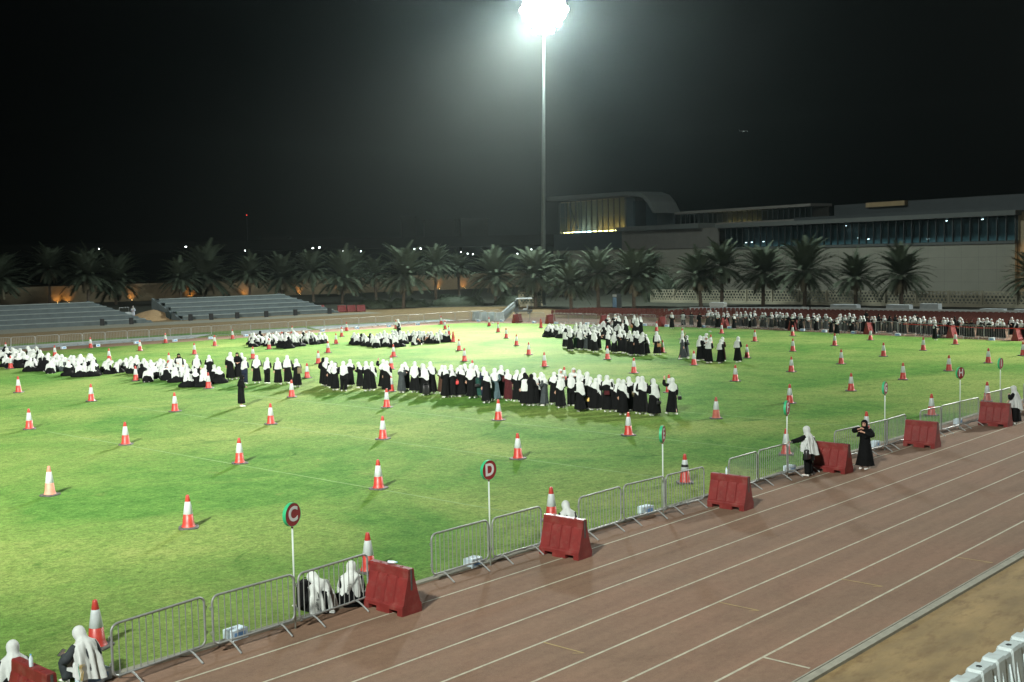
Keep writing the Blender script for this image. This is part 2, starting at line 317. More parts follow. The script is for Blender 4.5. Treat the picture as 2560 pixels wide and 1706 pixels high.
PEOPLE=[('row', 43.54, 54.01, 'blk'), ('row', 43.26, 53.43, 'drape'), ('row', 42.89, 52.52, 'mid'), ('row', 42.7, 51.95, 'blk'), ('row', 42.24, 51.4, 'mid'), ('row', 42.26, 50.69, 'trous'), ('row', 43.99, 52.21, 'short'), ('row', 43.76, 51.05, 'short'), ('row', 42.92, 49.47, 'short'), ('row', 43.28, 49.51, 'drape'), ('row', 44.29, 49.72, 'wave'), ('row', 43.37, 48.33, 'drape'), ('row', 43.43, 47.24, 'phone grey'), ('row', 44.37, 47.86, 'short'), ('row', 43.9, 46.71, 'long'), ('row', 44.9, 47.22, 'long'), ('row', 43.29, 45.26, 'long'), ('row', 43.92, 45.38, 'mid'), ('row', 44.37, 45.07, 'mid'), ('row', 43.14, 43.56, 'short'), ('row', 43.9, 44.02, 'mid'), ('row', 43.56, 43.42, 'short'), ('row', 44.02, 43.51, 'mid'), ('row', 43.89, 43.13, 'drape'), ('row', 44.44, 43.37, 'mid'), ('row', 43.73, 42.22, 'mid'), ('row', 44.59, 42.79, 'mid'), ('row', 44.12, 42.11, 'drape green'), ('row', 44.28, 41.83, 'short'), ('row', 42.63, 40.19, 'drape'), ('row', 43.58, 40.46, 'mid teal'), ('row', 44.62, 40.93, 'short'), ('row', 43.92, 39.86, 'short maroon'), ('row', 43.92, 39.3, 'short'), ('row', 43.67, 38.63, 'mid'), ('row', 42.99, 37.96, 'blk cape'), ('row', 43.06, 37.57, 'blk'), ('row', 43.25, 37.5, 'drape'), ('row', 43.82, 37.56, 'mid'), ('row', 43.37, 37.03, 'short'), ('row', 44.02, 36.94, 'short'), ('row', 44.59, 37.03, 'face'), ('row', 43.17, 35.83, 'mid'), ('row', 44.06, 35.91, 'trous long'), ('row', 44.8, 36.3, 'face'), ('row', 44.61, 35.78, 'short'), ('row', 42.73, 34.24, 'long'), ('row', 44.04, 34.86, 'mid'), ('row', 43.44, 34.31, 'short'), ('row', 43.48, 33.99, 'drape'), ('row', 43.68, 33.89, 'long'), ('row', 43.26, 33.08, 'short'), ('row', 43.48, 32.96, 'drape'), ('row', 43.61, 32.74, 'mid'), ('row', 42.82, 31.88, 'drape'), ('row', 44.0, 32.32, 'short'), ('row', 43.59, 31.55, 'long'), ('row', 43.51, 31.29, 'mid'), ('row', 43.46, 30.56, 'long'), ('row', 43.41, 30.64, 'blk'), ('row', 44.18, 30.15, 'wave'), ('lstand', 41.35, 65.63, 'vest blk'), ('lstand', 41.19, 63.46, 'long'), ('lstand', 41.95, 63.24, 'phone'), ('lstand', 42.48, 61.81, 'drape'), ('lstand', 43.11, 61.85, 'blk'), ('lstand', 43.61, 62.15, 'long'), ('lstand', 41.6, 59.02, 'trous navy'), ('lstand', 34.88, 49.87, 'blk walk'), ('lstand', 42.16, 58.6, 'mid'), ('lstand', 42.38, 57.88, 'trous'), ('lstand', 42.47, 56.93, 'walk drape'), ('lstand', 43.02, 56.67, 'long walk'), ('lstand', 42.09, 54.64, 'short pack'), ('lsit', 42.58, 92.73, 'blk'), ('lsit', 41.39, 90.21, ''), ('lsit', 41.83, 90.41, 'back'), ('lsit', 39.1, 84.84, ''), ('lsit', 38.77, 83.65, ''), ('lsit', 40.12, 86.17, ''), ('lsit', 41.93, 89.68, ''), ('lsit', 43.27, 91.92, ''), ('lsit', 41.51, 88.42, ''), ('lsit', 40.62, 86.17, ''), ('lsit', 39.12, 82.98, ''), ('lsit', 42.16, 88.7, ''), ('lsit', 42.43, 88.17, ''), ('lsit', 43.35, 89.77, ''), ('lsit', 41.5, 85.93, ''), ('lsit', 40.57, 85.3, ''), ('lsit', 40.32, 84.37, ''), ('lsit', 44.16, 90.15, 'back'), ('lsit', 42.01, 85.44, ''), ('lsit', 38.24, 79.49, ''), ('lsit', 38.74, 79.81, ''), ('lsit', 39.4, 80.7, ''), ('lsit', 38.92, 79.05, 'blk'), ('lsit', 39.06, 78.81, 'blk'), ('lsit', 40.85, 82.43, ''), ('lsit', 41.35, 82.86, ''), ('lsit', 40.9, 81.42, ''), ('lsit', 39.38, 78.2, ''), ('lsit', 38.39, 76.79, ''), ('lsit', 40.12, 79.36, ''), ('lsit', 40.23, 79.15, ''), ('lsit', 39.63, 77.75, ''), ('lsit', 41.0, 79.89, ''), ('lsit', 41.23, 79.9, ''), ('lsit', 40.66, 78.36, ''), ('lsit', 41.04, 78.5, ''), ('lsit', 41.31, 78.43, ''), ('lsit', 41.56, 78.4, ''), ('lsit', 40.81, 76.37, ''), ('lsit', 41.51, 77.18, ''), ('lsit', 42.35, 78.22, ''), ('lsit', 38.23, 72.51, ''), ('lsit', 38.5, 72.4, ''), ('lsit', 38.87, 72.1, ''), ('lsit', 39.18, 72.27, ''), ('lsit', 38.25, 73.96, ''), ('lsit', 40.89, 74.18, ''), ('lsit', 40.37, 72.77, ''), ('lsit', 40.97, 72.85, ''), ('lsit', 41.86, 73.36, ''), ('lsit', 42.28, 73.43, ''), ('lsit', 41.43, 71.68, ''), ('lsit', 43.14, 73.98, ''), ('lsit', 41.68, 70.81, ''), ('lsit', 41.54, 69.89, ''), ('lsit', 40.11, 67.93, 'blk'), ('lsit', 42.08, 70.08, ''), ('lsit', 42.94, 70.94, ''), ('lsit', 42.53, 69.26, ''), ('lsit', 43.04, 69.13, ''), ('lsit', 41.96, 67.95, ''), ('lsit', 41.51, 68.0, ''), ('lsit', 41.89, 68.86, ''), ('lsit', 40.43, 66.98, ''), ('lsit', 40.2, 65.26, 'bow'), ('lsit', 41.11, 65.76, ''), ('lsit', 41.27, 65.47, ''), ('lsit', 42.73, 67.33, ''), ('lsit', 39.78, 63.59, ''), ('lsit', 40.35, 63.61, ''), ('lsit', 40.88, 64.03, ''), ('lsit', 42.17, 65.31, ''), ('lsit', 38.64, 60.46, ''), ('lsit', 39.24, 60.66, 'back'), ('lsit', 41.6, 63.45, ''), ('lsit', 42.26, 63.69, ''), ('lsit', 39.23, 59.75, ''), ('lsit', 41.69, 62.24, ''), ('lsit', 40.9, 60.63, 'back'), ('lsit', 38.94, 65.43, ''), ('g1', 61.73, 86.39, ''), ('g1', 61.84, 86.15, ''), ('g1', 59.92, 83.78, ''), ('g1', 60.78, 84.24, ''), ('g1', 63.82, 88.13, 'blk'), ('g1', 61.52, 84.41, ''), ('g1', 62.66, 85.58, ''), ('g1', 63.56, 86.09, ''), ('g1', 62.8, 84.63, ''), ('g1', 64.71, 86.77, ''), ('g1', 64.9, 86.35, 'blk'), ('g1', 63.39, 84.59, ''), ('g1', 63.92, 84.65, ''), ('g1', 63.66, 83.98, ''), ('g1', 60.63, 80.54, 'back'), ('g1', 60.61, 80.03, 'back'), ('g1', 60.44, 79.29, 'blk'), ('g1', 63.66, 83.35, ''), ('g1', 65.57, 85.51, ''), ('g1', 64.42, 83.55, ''), ('g1', 61.93, 80.57, ''), ('g1', 62.43, 80.65, ''), ('g1', 64.74, 83.47, ''), ('g1', 65.41, 83.9, ''), ('g1', 64.14, 82.3, 'blk'), ('g1', 64.07, 81.84, ''), ('g1', 65.44, 83.19, ''), ('g1', 65.75, 83.12, ''), ('g1', 64.52, 80.84, ''), ('g1', 65.31, 81.56, ''), ('g1', 65.24, 81.1, ''), ('g1', 65.72, 81.28, ''), ('g1', 61.89, 83.0, ''), ('g1', 61.25, 83.23, ''), ('g2', 65.98, 77.74, 'back'), ('g2', 65.72, 76.93, ''), ('g2', 66.64, 77.72, ''), ('g2', 66.37, 76.88, 'blk'), ('g2', 66.23, 76.5, ''), ('g2', 65.5, 75.34, ''), ('g2', 66.18, 75.9, 'blk'), ('g2', 66.92, 76.37, 'face'), ('g2', 65.12, 74.15, ''), ('g2', 66.84, 75.85, ''), ('g2', 64.44, 73.03, ''), ('g2', 66.13, 74.64, ''), ('g2', 66.64, 74.88, ''), ('g2', 67.16, 75.13, ''), ('g2', 69.36, 77.51, ''), ('g2', 70.32, 78.4, ''), ('g2', 68.42, 75.92, ''), ('g2', 65.6, 73.12, ''), ('g2', 70.1, 77.35, ''), ('g2', 66.61, 73.59, ''), ('g2', 70.73, 77.47, ''), ('g2', 68.52, 74.95, ''), ('g2', 65.55, 71.93, ''), ('g2', 66.08, 72.08, ''), ('g2', 68.29, 74.04, ''), ('g2', 71.22, 77.13, ''), ('g2', 69.66, 75.33, ''), ('g2', 70.51, 75.65, ''), ('g2', 71.6, 76.25, ''), ('g2', 67.87, 72.18, ''), ('g2', 69.9, 74.04, ''), ('g2', 70.72, 74.42, ''), ('g2', 69.65, 73.15, ''), ('g2', 69.96, 73.18, ''), ('g2', 70.07, 72.94, 'face'), ('g2', 70.18, 72.68, ''), ('g2', 69.85, 71.99, ''), ('g2', 70.02, 71.61, ''), ('g2', 71.21, 72.57, ''), ('g2', 71.51, 72.64, ''), ('g2', 71.5, 71.93, 'back'), ('g3', 81.33, 68.96, ''), ('g3', 80.21, 67.93, ''), ('g3', 82.69, 69.51, ''), ('g3', 80.66, 67.77, ''), ('g3', 83.37, 69.83, ''), ('g3', 82.57, 68.83, ''), ('g3', 80.57, 67.05, ''), ('g3', 83.0, 68.74, ''), ('g3', 79.86, 66.05, ''), ('g3', 82.23, 67.71, ''), ('g3', 83.49, 68.53, ''), ('g3', 82.12, 67.05, ''), ('g3', 81.31, 66.22, ''), ('g3', 85.22, 68.28, ''), ('g3', 85.07, 67.62, ''), ('g3', 84.26, 66.65, ''), ('g3', 84.72, 66.49, ''), ('g3', 81.83, 64.96, ''), ('g3', 85.21, 66.28, ''), ('g3', 85.57, 66.38, ''), ('g3', 85.35, 65.94, ''), ('g3', 85.42, 65.76, ''), ('g3', 84.27, 64.68, ''), ('g3', 87.72, 67.23, ''), ('g3', 87.19, 66.44, ''), ('g3', 87.64, 66.37, ''), ('g3', 80.31, 61.56, 'blk'), ('g3', 82.64, 63.03, ''), ('g3', 83.36, 63.13, ''), ('g3', 85.26, 64.17, ''), ('g3', 86.71, 64.56, ''), ('g3', 82.51, 61.55, ''), ('g3', 80.52, 62.75, ''), ('g2stand', 72.57, 79.14, 'long'), ('rstand', 71.34, 58.62, 'blk vest'), ('rstand', 69.56, 56.66, 'mid'), ('rstand', 71.16, 57.47, 'trous green'), ('rstand', 78.21, 63.07, 'long'), ('rstand', 70.34, 56.34, 'long'), ('rstand', 71.42, 56.85, 'long grey'), ('rstand', 70.54, 55.88, 'mid grey'), ('rstand', 69.95, 55.02, 'short'), ('rstand', 69.16, 53.99, 'long'), ('rstand', 71.16, 55.16, 'mid'), ('rstand', 70.03, 53.4, 'mid'), ('rstand', 69.3, 52.26, 'long'), ('rstand', 69.71, 52.03, 'drape'), ('rstand', 69.6, 51.58, 'mid'), ('rstand', 68.86, 50.57, 'mid'), ('rstand', 68.26, 49.95, 'mid'), ('rstand', 69.64, 50.82, 'mid'), ('rstand', 68.43, 49.57, 'drape'), ('rstand', 68.34, 49.14, 'mid'), ('rstand', 69.14, 49.29, 'long'), ('rstand', 69.46, 48.57, 'walk long'), ('rstand', 85.68, 65.28, 'face'), ('rstand', 87.31, 65.72, 'face'), ('rstand', 86.36, 64.6, 'short'), ('rstand', 86.24, 63.71, 'long'), ('rstand', 86.15, 62.71, 'mid'), ('rstand', 85.22, 61.73, 'long'), ('rstand', 86.35, 62.16, 'drape'), ('walkers', 67.64, 45.19, 'wave dgrey'), ('walkers', 68.57, 45.55, 'short dgrey'), ('walkers', 67.05, 43.41, 'long walk'), ('walkers', 68.21, 43.95, 'mid'), ('walkers', 68.57, 43.96, 'mid'), ('walkers', 67.23, 43.02, 'face'), ('walkers', 65.97, 42.08, 'drape walk'), ('walkers', 66.3, 41.38, 'long walk'), ('walkers', 67.41, 41.89, 'short brown'), ('walkers', 67.3, 40.67, 'walk long'), ('far', 93.44, 64.32, 'mid'), ('far', 96.52, 65.08, 'vest'), ('far', 96.76, 64.29, 'blk'), ('far', 94.81, 62.12, 'blk'), ('far', 97.26, 62.71, ''), ('far', 98.47, 63.18, ''), ('far', 96.3, 61.56, ''), ('far', 98.07, 62.3, ''), ('far', 95.38, 60.37, ''), ('far', 96.63, 60.52, ''), ('far', 97.29, 60.52, ''), ('far', 94.78, 58.3, ''), ('far', 98.12, 60.01, ''), ('far', 97.14, 58.93, ''), ('far', 97.3, 58.44, ''), ('far', 96.32, 57.49, ''), ('far', 97.53, 57.73, ''), ('far', 96.67, 56.4, ''), ('far', 96.79, 56.04, ''), ('far', 96.93, 55.62, ''), ('far', 98.71, 56.07, ''), ('far', 97.73, 55.09, ''), ('far', 97.27, 54.58, ''), ('far', 96.32, 53.67, ''), ('far', 96.43, 55.33, ''), ('far', 98.18, 55.8, ''), ('far', 97.22, 54.83, ''), ('far', 96.77, 54.3, ''), ('far', 95.85, 53.34, ''), ('far', 94.97, 52.34, ''), ('far', 96.58, 52.98, ''), ('far', 95.21, 51.63, ''), ('far', 96.2, 52.3, ''), ('far', 95.4, 51.06, ''), ('far', 97.12, 51.34, ''), ('far', 95.15, 50.07, ''), ('far', 96.75, 50.64, ''), ('far', 97.42, 50.45, ''), ('far', 96.97, 49.96, ''), ('far', 93.12, 47.63, ''), ('far', 92.35, 46.7, ''), ('far', 96.28, 48.46, ''), ('far', 96.84, 48.58, ''), ('far', 94.94, 47.28, ''), ('far', 96.57, 47.61, ''), ('far', 94.18, 46.21, ''), ('far', 96.22, 46.93, ''), ('far', 95.4, 45.96, ''), ('far', 94.99, 45.51, ''), ('far', 102.34, 48.77, 'blk'), ('far', 95.21, 44.88, ''), ('far', 94.81, 44.42, ''), ('far', 96.37, 44.8, 'blk'), ('far', 96.52, 44.35, ''), ('far', 95.2, 43.29, 'blk'), ('far', 96.8, 43.53, 'blk'), ('far', 94.99, 42.33, ''), ('far', 94.63, 41.79, ''), ('far', 96.25, 41.88, ''), ('far', 95.86, 41.41, ''), ('far', 98.37, 42.29, 'blk'), ('far', 93.67, 40.01, ''), ('far', 94.7, 40.07, ''), ('far', 95.48, 41.31, ''), ('far', 98.11, 42.2, 'blk'), ('far', 93.89, 40.12, ''), ('far', 94.71, 40.06, ''), ('far', 94.15, 39.42, ''), ('far', 94.62, 39.21, ''), ('far', 89.73, 37.1, ''), ('far', 93.08, 38.07, 'blk'), ('far', 94.19, 38.19, ''), ('far', 95.32, 38.35, ''), ('far', 94.73, 37.78, ''), ('far', 96.58, 38.18, 'blk'), ('far', 94.26, 36.93, ''), ('far', 93.99, 36.62, ''), ('far', 92.46, 35.66, 'blk'), ('far', 92.59, 35.31, 'blk'), ('far', 94.1, 35.28, ''), ('far', 93.53, 34.78, ''), ('far', 93.31, 34.37, ''), ('far', 93.09, 33.97, ''), ('far', 93.22, 33.62, ''), ('far', 93.62, 33.55, ''), ('far', 92.74, 32.97, ''), ('far', 96.26, 33.54, ''), ('far', 95.02, 32.76, ''), ('far', 92.56, 31.55, ''), ('far', 92.66, 31.26, '')]
NEARBAR=[(10.11, 18.58, 12.2, 18.81), (12.21, 18.68, 14.21, 18.73), (14.18, 18.64, 16.19, 18.79), (18.12, 18.91, 20.04, 18.9), (20.11, 18.89, 21.93, 18.87), (23.18, 18.73, 25.08, 18.76), (25.16, 18.78, 28.82, 18.56), (30.23, 18.63, 31.98, 18.67), (32.04, 18.69, 35.61, 18.59), (36.92, 18.58, 38.64, 18.44), (39.09, 18.43, 40.49, 18.36), (40.55, 18.36, 42.27, 18.38), (43.42, 18.3, 45.01, 18.19), (45.12, 18.2, 46.86, 18.12), (46.93, 18.13, 48.41, 18.01), (50.02, 18.26, 51.47, 18.18), (51.56, 18.18, 53.21, 18.12), (54.42, 18.22, 56.2, 18.16)]
FARRED=[(95.79, 85.62), (96.11, 81.16), (97.1, 74.68), (96.74, 67.21), (97.39, 60.49), (96.52, 52.67), (94.99, 44.68), (93.63, 37.02), (92.75, 31.59)]
FARBAR=[(96.11, 85.95, 96.09, 83.88), (96.29, 83.98, 96.27, 81.92), (96.23, 80.63, 96.22, 78.6), (96.42, 78.69, 96.37, 76.82), (96.39, 76.76, 96.34, 74.93), (96.93, 73.84, 96.86, 72.11), (96.73, 71.84, 96.74, 69.92), (96.95, 69.94, 96.99, 67.97), (96.98, 66.79, 97.02, 64.89), (96.88, 64.67, 96.95, 62.74), (96.97, 62.69, 97.04, 60.77), (97.08, 59.54, 97.19, 57.58), (97.21, 57.53, 97.29, 55.68), (96.66, 55.32, 96.79, 53.4), (96.07, 51.84, 96.23, 49.94), (95.65, 49.59, 95.82, 47.71), (95.11, 47.3, 95.28, 45.47), (94.44, 43.75, 94.66, 41.89), (93.98, 41.56, 94.22, 39.75), (93.55, 39.44, 93.79, 37.65), (92.66, 35.94, 92.94, 34.16), (92.45, 33.93, 92.75, 32.16)]
BOXES=[(10.18, 19.06), (13.08, 19.06), (19.79, 19.09), (26.9, 19.15), (34.82, 18.99), (41.03, 18.9), (48.24, 18.63), (50.35, 98.1), (53.34, 97.72), (57.15, 97.64), (60.53, 96.68), (64.18, 96.35), (68.09, 96.16), (76.19, 94.47), (80.77, 94.46), (84.42, 93.55), (88.2, 93.09), (95.89, 91.28), (96.73, 88.56), (96.1, 83.25), (95.79, 79.91), (96.16, 76.03), (96.84, 69.21), (96.4, 66.25), (96.96, 62.34), (96.68, 59.3), (95.99, 51.33), (95.48, 48.95), (94.88, 45.91), (93.97, 41.58), (93.33, 37.96), (92.31, 33.29)]
# ------------------------------------------------------------------ people
class Pose:
    def __init__(s, hip=.86, t0=2, t1=4, head=6, hipy=0., side=0.):
        s.hip = hip; s.hipy = hipy; s.t0 = math.radians(t0); s.t1 = math.radians(t1); s.hd = math.radians(head); s.side = math.radians(side)
        s.tab = []; y = z = 0.; a = s.t0; N = 80; dh = .9/N
        for i in range(N+1):
            h = i*dh; a = s.t0+(s.t1-s.t0)*min(1, h/.5)+(s.hd*min(1, max(0, (h-.5)/.1)))
            s.tab.append((y, z, a)); y += math.sin(a)*dh; z += math.cos(a)*dh
        s.dh = dh
    def b(s, x, y, h):                                        # bend the upright upper body into the pose
        if h < 0: oy, oz, a = math.sin(s.t0)*h, math.cos(s.t0)*h, s.t0
        else:
            i = min(h/s.dh, len(s.tab)-1.001); k = int(i); f = i-k; A, B = s.tab[k], s.tab[k+1]
            oy, oz, a = (A[q]*(1-f)+B[q]*f for q in range(3))
        X = x; Y = oy+y*math.cos(a); Z = oz-y*math.sin(a)
        if s.side: X, Z = X*math.cos(s.side)+Z*math.sin(s.side), Z*math.cos(s.side)-X*math.sin(s.side)
        return (X, s.hipy+Y, s.hip+Z)
def smooth_pts(P, n=10):
    P = [np.array(p, float) for p in P]; P = [2*P[0]-P[1]]+P+[2*P[-1]-P[-2]]; out = []
    m = len(P)-3
    for i in range(n+1):
        u = i/n*m; k = min(int(u), m-1); f = u-k; a, b, c, d = P[k:k+4]
        out.append(.5*((2*b)+(-a+c)*f+(2*a-5*b+4*c-d)*f*f+(-a+3*b-3*c+d)*f**3))
    return out
ARMS = dict(hold=((.33, .12, .27), (.15, .38, .33)), side=((.225, .0, .20), (.235, .06, -.03)), front=((.23, .02, .20), (.07, .20, .16)), phone=((.23, .03, .20), (.10, .27, .27)),
            up=((.34, .12, .50), (.30, .18, .74)), face=((.24, .16, .32), (.09, .19, .52)), lap=((.22, .06, .20), (.10, .24, .04)),
            knees=((.24, .16, .22), (.14, .38, .16)), out=((.32, .20, .36), (.30, .46, .30)), chest=((.30, .10, .30), (.02, .20, .40)), neck=((.36, .06, .40), (.08, .16, .50)))
def arm_pts(P, side, kind):
    e, w = ARMS[kind]; return [P.b(side*.165, 0, .455), P.b(side*e[0], e[1], e[2]), P.b(side*w[0], w[1], w[2])]
def legs(kind):
    if kind == 'stand': return [[(s*.09, 0, .88), (s*.095, .015, .48), (s*.10, -.01, .08)] for s in (-1, 1)], [((s*.11, .05, 0), 8*s) for s in (-1, 1)]
    if kind == 'walk': return [[(-.09, 0, .88), (-.095, .14, .50), (-.10, .20, .08)], [(.09, 0, .88), (.095, -.02, .47), (.10, -.24, .13)]], [((-.10, .27, 0), 0), ((.10, -.20, .02), 0)]
    if kind == 'cross': return [[(s*.10, .02, .13), (s*.29, .28, .13), (-s*.06, .34, .07)] for s in (-1, 1)], [((-s*.16, .36, .0), 70*s) for s in (-1, 1)]
    if kind == 'kneel': return [[(s*.10, .0, .22), (s*.15, .42, .10), (s*.12, -.05, .07)] for s in (-1, 1)], [((s*.11, -.14, 0), 180) for s in (-1, 1)]
    if kind == 'box': return [[(s*.10, .0, .34), (s*.17, .42, .40), (s*.14, .40, .08)] for s in (-1, 1)], [((s*.15, .47, 0), 6*s) for s in (-1, 1)]
    if kind == 'knees': return [[(s*.10, .0, .13), (s*.15, .36, .46), (s*.12, .62, .08)] for s in (-1, 1)], [((s*.12, .68, 0), 4*s) for s in (-1, 1)]
def hand_prims(mb, w, e, side, fine, curl=.5):
    w = np.array(w); d = w-np.array(e); d /= np.linalg.norm(d); up = np.array((0, 0, 1.)); sd = np.cross(d, up)
    if np.linalg.norm(sd) < .2: sd = np.array((side, 0, 0.))
    sd /= np.linalg.norm(sd); nr = np.cross(sd, d)
    if not fine:
        mb.tube([w, w+d*.05, w+d*.10-nr*.01, w+d*.145-nr*.04], [.026, .038, .036, .016], 8); mb.tube([w+d*.02, w+d*.05+sd*side*.05, w+d*.09+sd*side*.06], [.016, .016, .011], 6); return
    mb.tube([w-d*.01, w+d*.035, w+d*.085], [.024, .037, .036], 10)
    L = (.060, .075, .082, .074)
    for k in range(4):                                       # four fingers of different lengths, each bent at the knuckles
        b0 = w+d*.080+sd*(k-1.5)*.020; l = L[k] if side > 0 else L[3-k]; c = curl*(1+.12*k)
        b1 = b0+d*l*.45*math.cos(c*.5)-nr*l*.45*math.sin(c*.5); b2 = b1+d*l*.35*math.cos(c*1.2)-nr*l*.35*math.sin(c*1.2); b3 = b2+d*l*.28*math.cos(c*1.9)-nr*l*.28*math.sin(c*1.9)
        mb.tube([b0-d*.02, b0, b1, b2, b3], [.011, .0115, .0105, .0095, .008], 7)
    t0 = w+d*.025+sd*side*.026; mb.tube([t0, t0+sd*side*.022+d*.028-nr*.008, t0+sd*side*.034+d*.060-nr*.018], [.014, .0125, .009], 7)
def build_body(name, P, aL, aR, leg, fine=False):
    mb = MB()
    lp, feet = legs(leg)
    mb.ell(P.b(0, 0, .02), (.155, .115, .13)); mb.ell(P.b(0, .0, .17), (.135, .10, .15)); mb.ell(P.b(0, .0, .34), (.165, .11, .16))
    mb.tube([P.b(-.15, 0, .45), P.b(0, 0, .48), P.b(.15, 0, .45)], [.06, .075, .06], 10)
    mb.tube([P.b(0, 0, .45), P.b(0, .005, .54), P.b(0, .015, .62)], [.06, .052, .05], 10)
    hd = MB(); hd.ell((0, 0, 0), (.075, .094, .108), 16, 10); hd.ell((0, .028, -.062), (.054, .066, .060), 14, 8); hd.ell((0, .062, -.095), (.026, .024, .022), 10, 6)
    hd.tube([(0, .088, .018), (0, .106, -.018), (0, .092, -.030)], [.010, .016, .010], 8)
    for s in (-1, 1): hd.ell((s*.077, .0, -.012), (.012, .022, .034), 8, 6); hd.ell((s*.032, .077, .030), (.026, .016, .010), 8, 6)
    mb.add([P.b(x, .018+y, .655+z) for x, y, z in hd.v], hd.f)
    for s, k in ((-1, aL), (1, aR)):
        p = arm_pts(P, s, k); mb.tube(smooth_pts(p, 8), [.050, .050, .047, .044, .041, .036, .032, .027, .023], 10); hand_prims(mb, p[2], p[1], s, fine)
    for q in lp: mb.tube(smooth_pts(q, 8), [.085, .082, .074, .062, .056, .055, .049, .040, .034], 10)
    for (c, yaw) in feet:
        a = math.radians(yaw); dx, dy = -math.sin(a), math.cos(a)
        mb.tube([(c[0]-dx*.07, c[1]-dy*.07, c[2]+.045), (c[0], c[1], c[2]+.045), (c[0]+dx*.10, c[1]+dy*.10, c[2]+.032)], [.034, .036, .028], 8)
    me = mb.mesh('tmp'); o = bpy.data.objects.new('tmp', me); COL.objects.link(o)
    r = o.modifiers.new('r', 'REMESH'); r.mode = 'VOXEL'; r.voxel_size = .0068 if fine else .019; r.use_smooth_shade = True
    sm = o.modifiers.new('s', 'SMOOTH'); sm.factor = .5; sm.iterations = 3 if fine else 1
    dg = bpy.context.evaluated_depsgraph_get(); nm = bpy.data.meshes.new_from_object(o.evaluated_get(dg)); nm.name = name
    bpy.data.objects.remove(o)
    for m in (M['skin'], M['dark'], M['lip']): nm.materials.append(m)
    n = len(nm.polygons); cen = np.empty(n*3); nm.polygons.foreach_get('center', cen); cen = cen.reshape(-1, 3); mi = np.zeros(n, int)
    for s in (-1, 1):
        for (px, py, pz, rr) in ((.032, .103, .668, .015), (.034, .105, .694, .013), (.018, .108, .695, .010), (.046, .100, .692, .010)):
            mi[np.linalg.norm(cen-np.array(P.b(s*px, py+.004, pz)), axis=1) < (rr if fine else rr*.95)] = 1
    for px in (-.014, 0, .014): mi[np.linalg.norm(cen-np.array(P.b(px, .108, .588)), axis=1) < .012*(1 if fine else 1.3)] = 2
    nm.polygons.foreach_set('material_index', mi); nm.polygons.foreach_set('use_smooth', [True]*n); nm.update()
    return mkobj(name, nm, [M['skin'], M['dark'], M['lip']])
def fold(k, q, a, seed, amp):
    return 1+amp*a*(.45*math.sin(5*q+seed+1.2*math.sin(2*a+seed))+.35*math.sin(9*q+1.7*seed+2*a)+.25*math.sin(14*q+.6*seed-3*a))
def robe_mesh(P, low='stand', hem=.125, seed=0., flare=.78, aL='front', aR='front', cut=None, n=44, slv=1.):
    mb = MB(); R = []
    def ring(f, rx, ry, a, amp):
        r = []
        for k in range(n):
            q = 2*math.pi*k/n; w = fold(k, q, a, seed, amp); r.append(f(rx*w*math.cos(q), ry*w*math.sin(q)))
        R.append(r)
    if low in ('stand', 'walk'):
        zs = [hem, .12, .22, .34, .46, .58, .70, .80]; zs = [z for z in zs if z >= hem]
        if cut: zs = [z for z in ([cut]+zs) if z >= cut]
        for z in zs:
            t = 1-(z-.05)/.85; fl = (.185+.105*t*flare, .155+.095*t*flare)
            yo = 0. if low == 'stand' else .02*t; st = 1. if low == 'stand' else 1+.42*t*t
            ring(lambda x, y, z=z, yo=yo: (x, y+yo+P.hipy, z), fl[0], fl[1]*st, t, .20)
    elif low == 'cross':
        for z, rx, ry, cy in ((.004, .44, .40, .14), (.06, .465, .42, .14), (.13, .43, .39, .13), (.20, .36, .32, .09), (.26, .27, .24, .04)):
            ring(lambda x, y, z=z, cy=cy: (x, y+cy, z), rx, ry, .6, .10)
    elif low == 'kneel':
        for z, rx, ry, cy in ((.004, .30, .44, .12), (.08, .31, .44, .12), (.18, .28, .38, .10), (.28, .24, .28, .05), (.34, .21, .22, .02)):
            ring(lambda x, y, z=z, cy=cy: (x, y+cy, z), rx, ry, .6, .10)
    elif low == 'knees':
        for z, rx, ry, cy in ((.004, .25, .50, .26), (.10, .25, .47, .26), (.22, .24, .42, .24), (.34, .22, .35, .19), (.44, .19, .26, .14)):
            ring(lambda x, y, z=z, cy=cy: (x, y+cy, z), rx, ry, .6, .10)
    h0 = {'stand': .0, 'walk': .0, 'cross': .17, 'kneel': .16, 'knees': .30, 'box': .0}[low]
    for h, rx, ry, a in ((.02, .185, .15, .3), (.10, .18, .145, .3), (.20, .175, .14, .3), (.30, .185, .14, .25), (.38, .195, .135, .2), (.44, .185, .115, .1), (.485, .135, .09, .05), (.515, .075, .07, 0), (.53, .06, .06, 0)):
        if h >= h0: ring(lambda x, y, h=h: P.b(x, y, h), rx, ry, a, .12)
    mb.rings(R, 0, False, True)
    for s, k in ((-1, aL), (1, aR)):
        p = arm_pts(P, s, k); q = smooth_pts(p, 9); q = q[:-1]
        mb.tube(q, [r*slv for r in (.070, .078, .080, .080, .080, .080, .076, .072, .070)], 10, cap=False)
    return mb
def scarf_profile(h):                                         # half widths of the cloth at a height above the hip
    T = ((.79, .02, .02, .01), (.778, .052, .06, .012), (.745, .088, .104, .016), (.69, .108, .126, .02), (.63, .106, .122, .02), (.585, .098, .108, .016), (.545, .108, .104, .008), (.505, .155, .118, 0), (.465, .208, .134, 0), (.40, .228, .15, 0), (.2, .245, .185, 0), (.0, .26, .21, 0), (-.2, .28, .24, 0), (-.5, .32, .27, 0))
    for a, b in zip(T, T[1:]):
        if a[0] >= h >= b[0]:
            f = (a[0]-h)/(a[0]-b[0]+1e-9); return [a[i]*(1-f)+b[i]*f for i in (1, 2, 3)]
    return list(T[-1][1:]) if h < 0 else list(T[0][1:])
FOLD = [.20, 48]
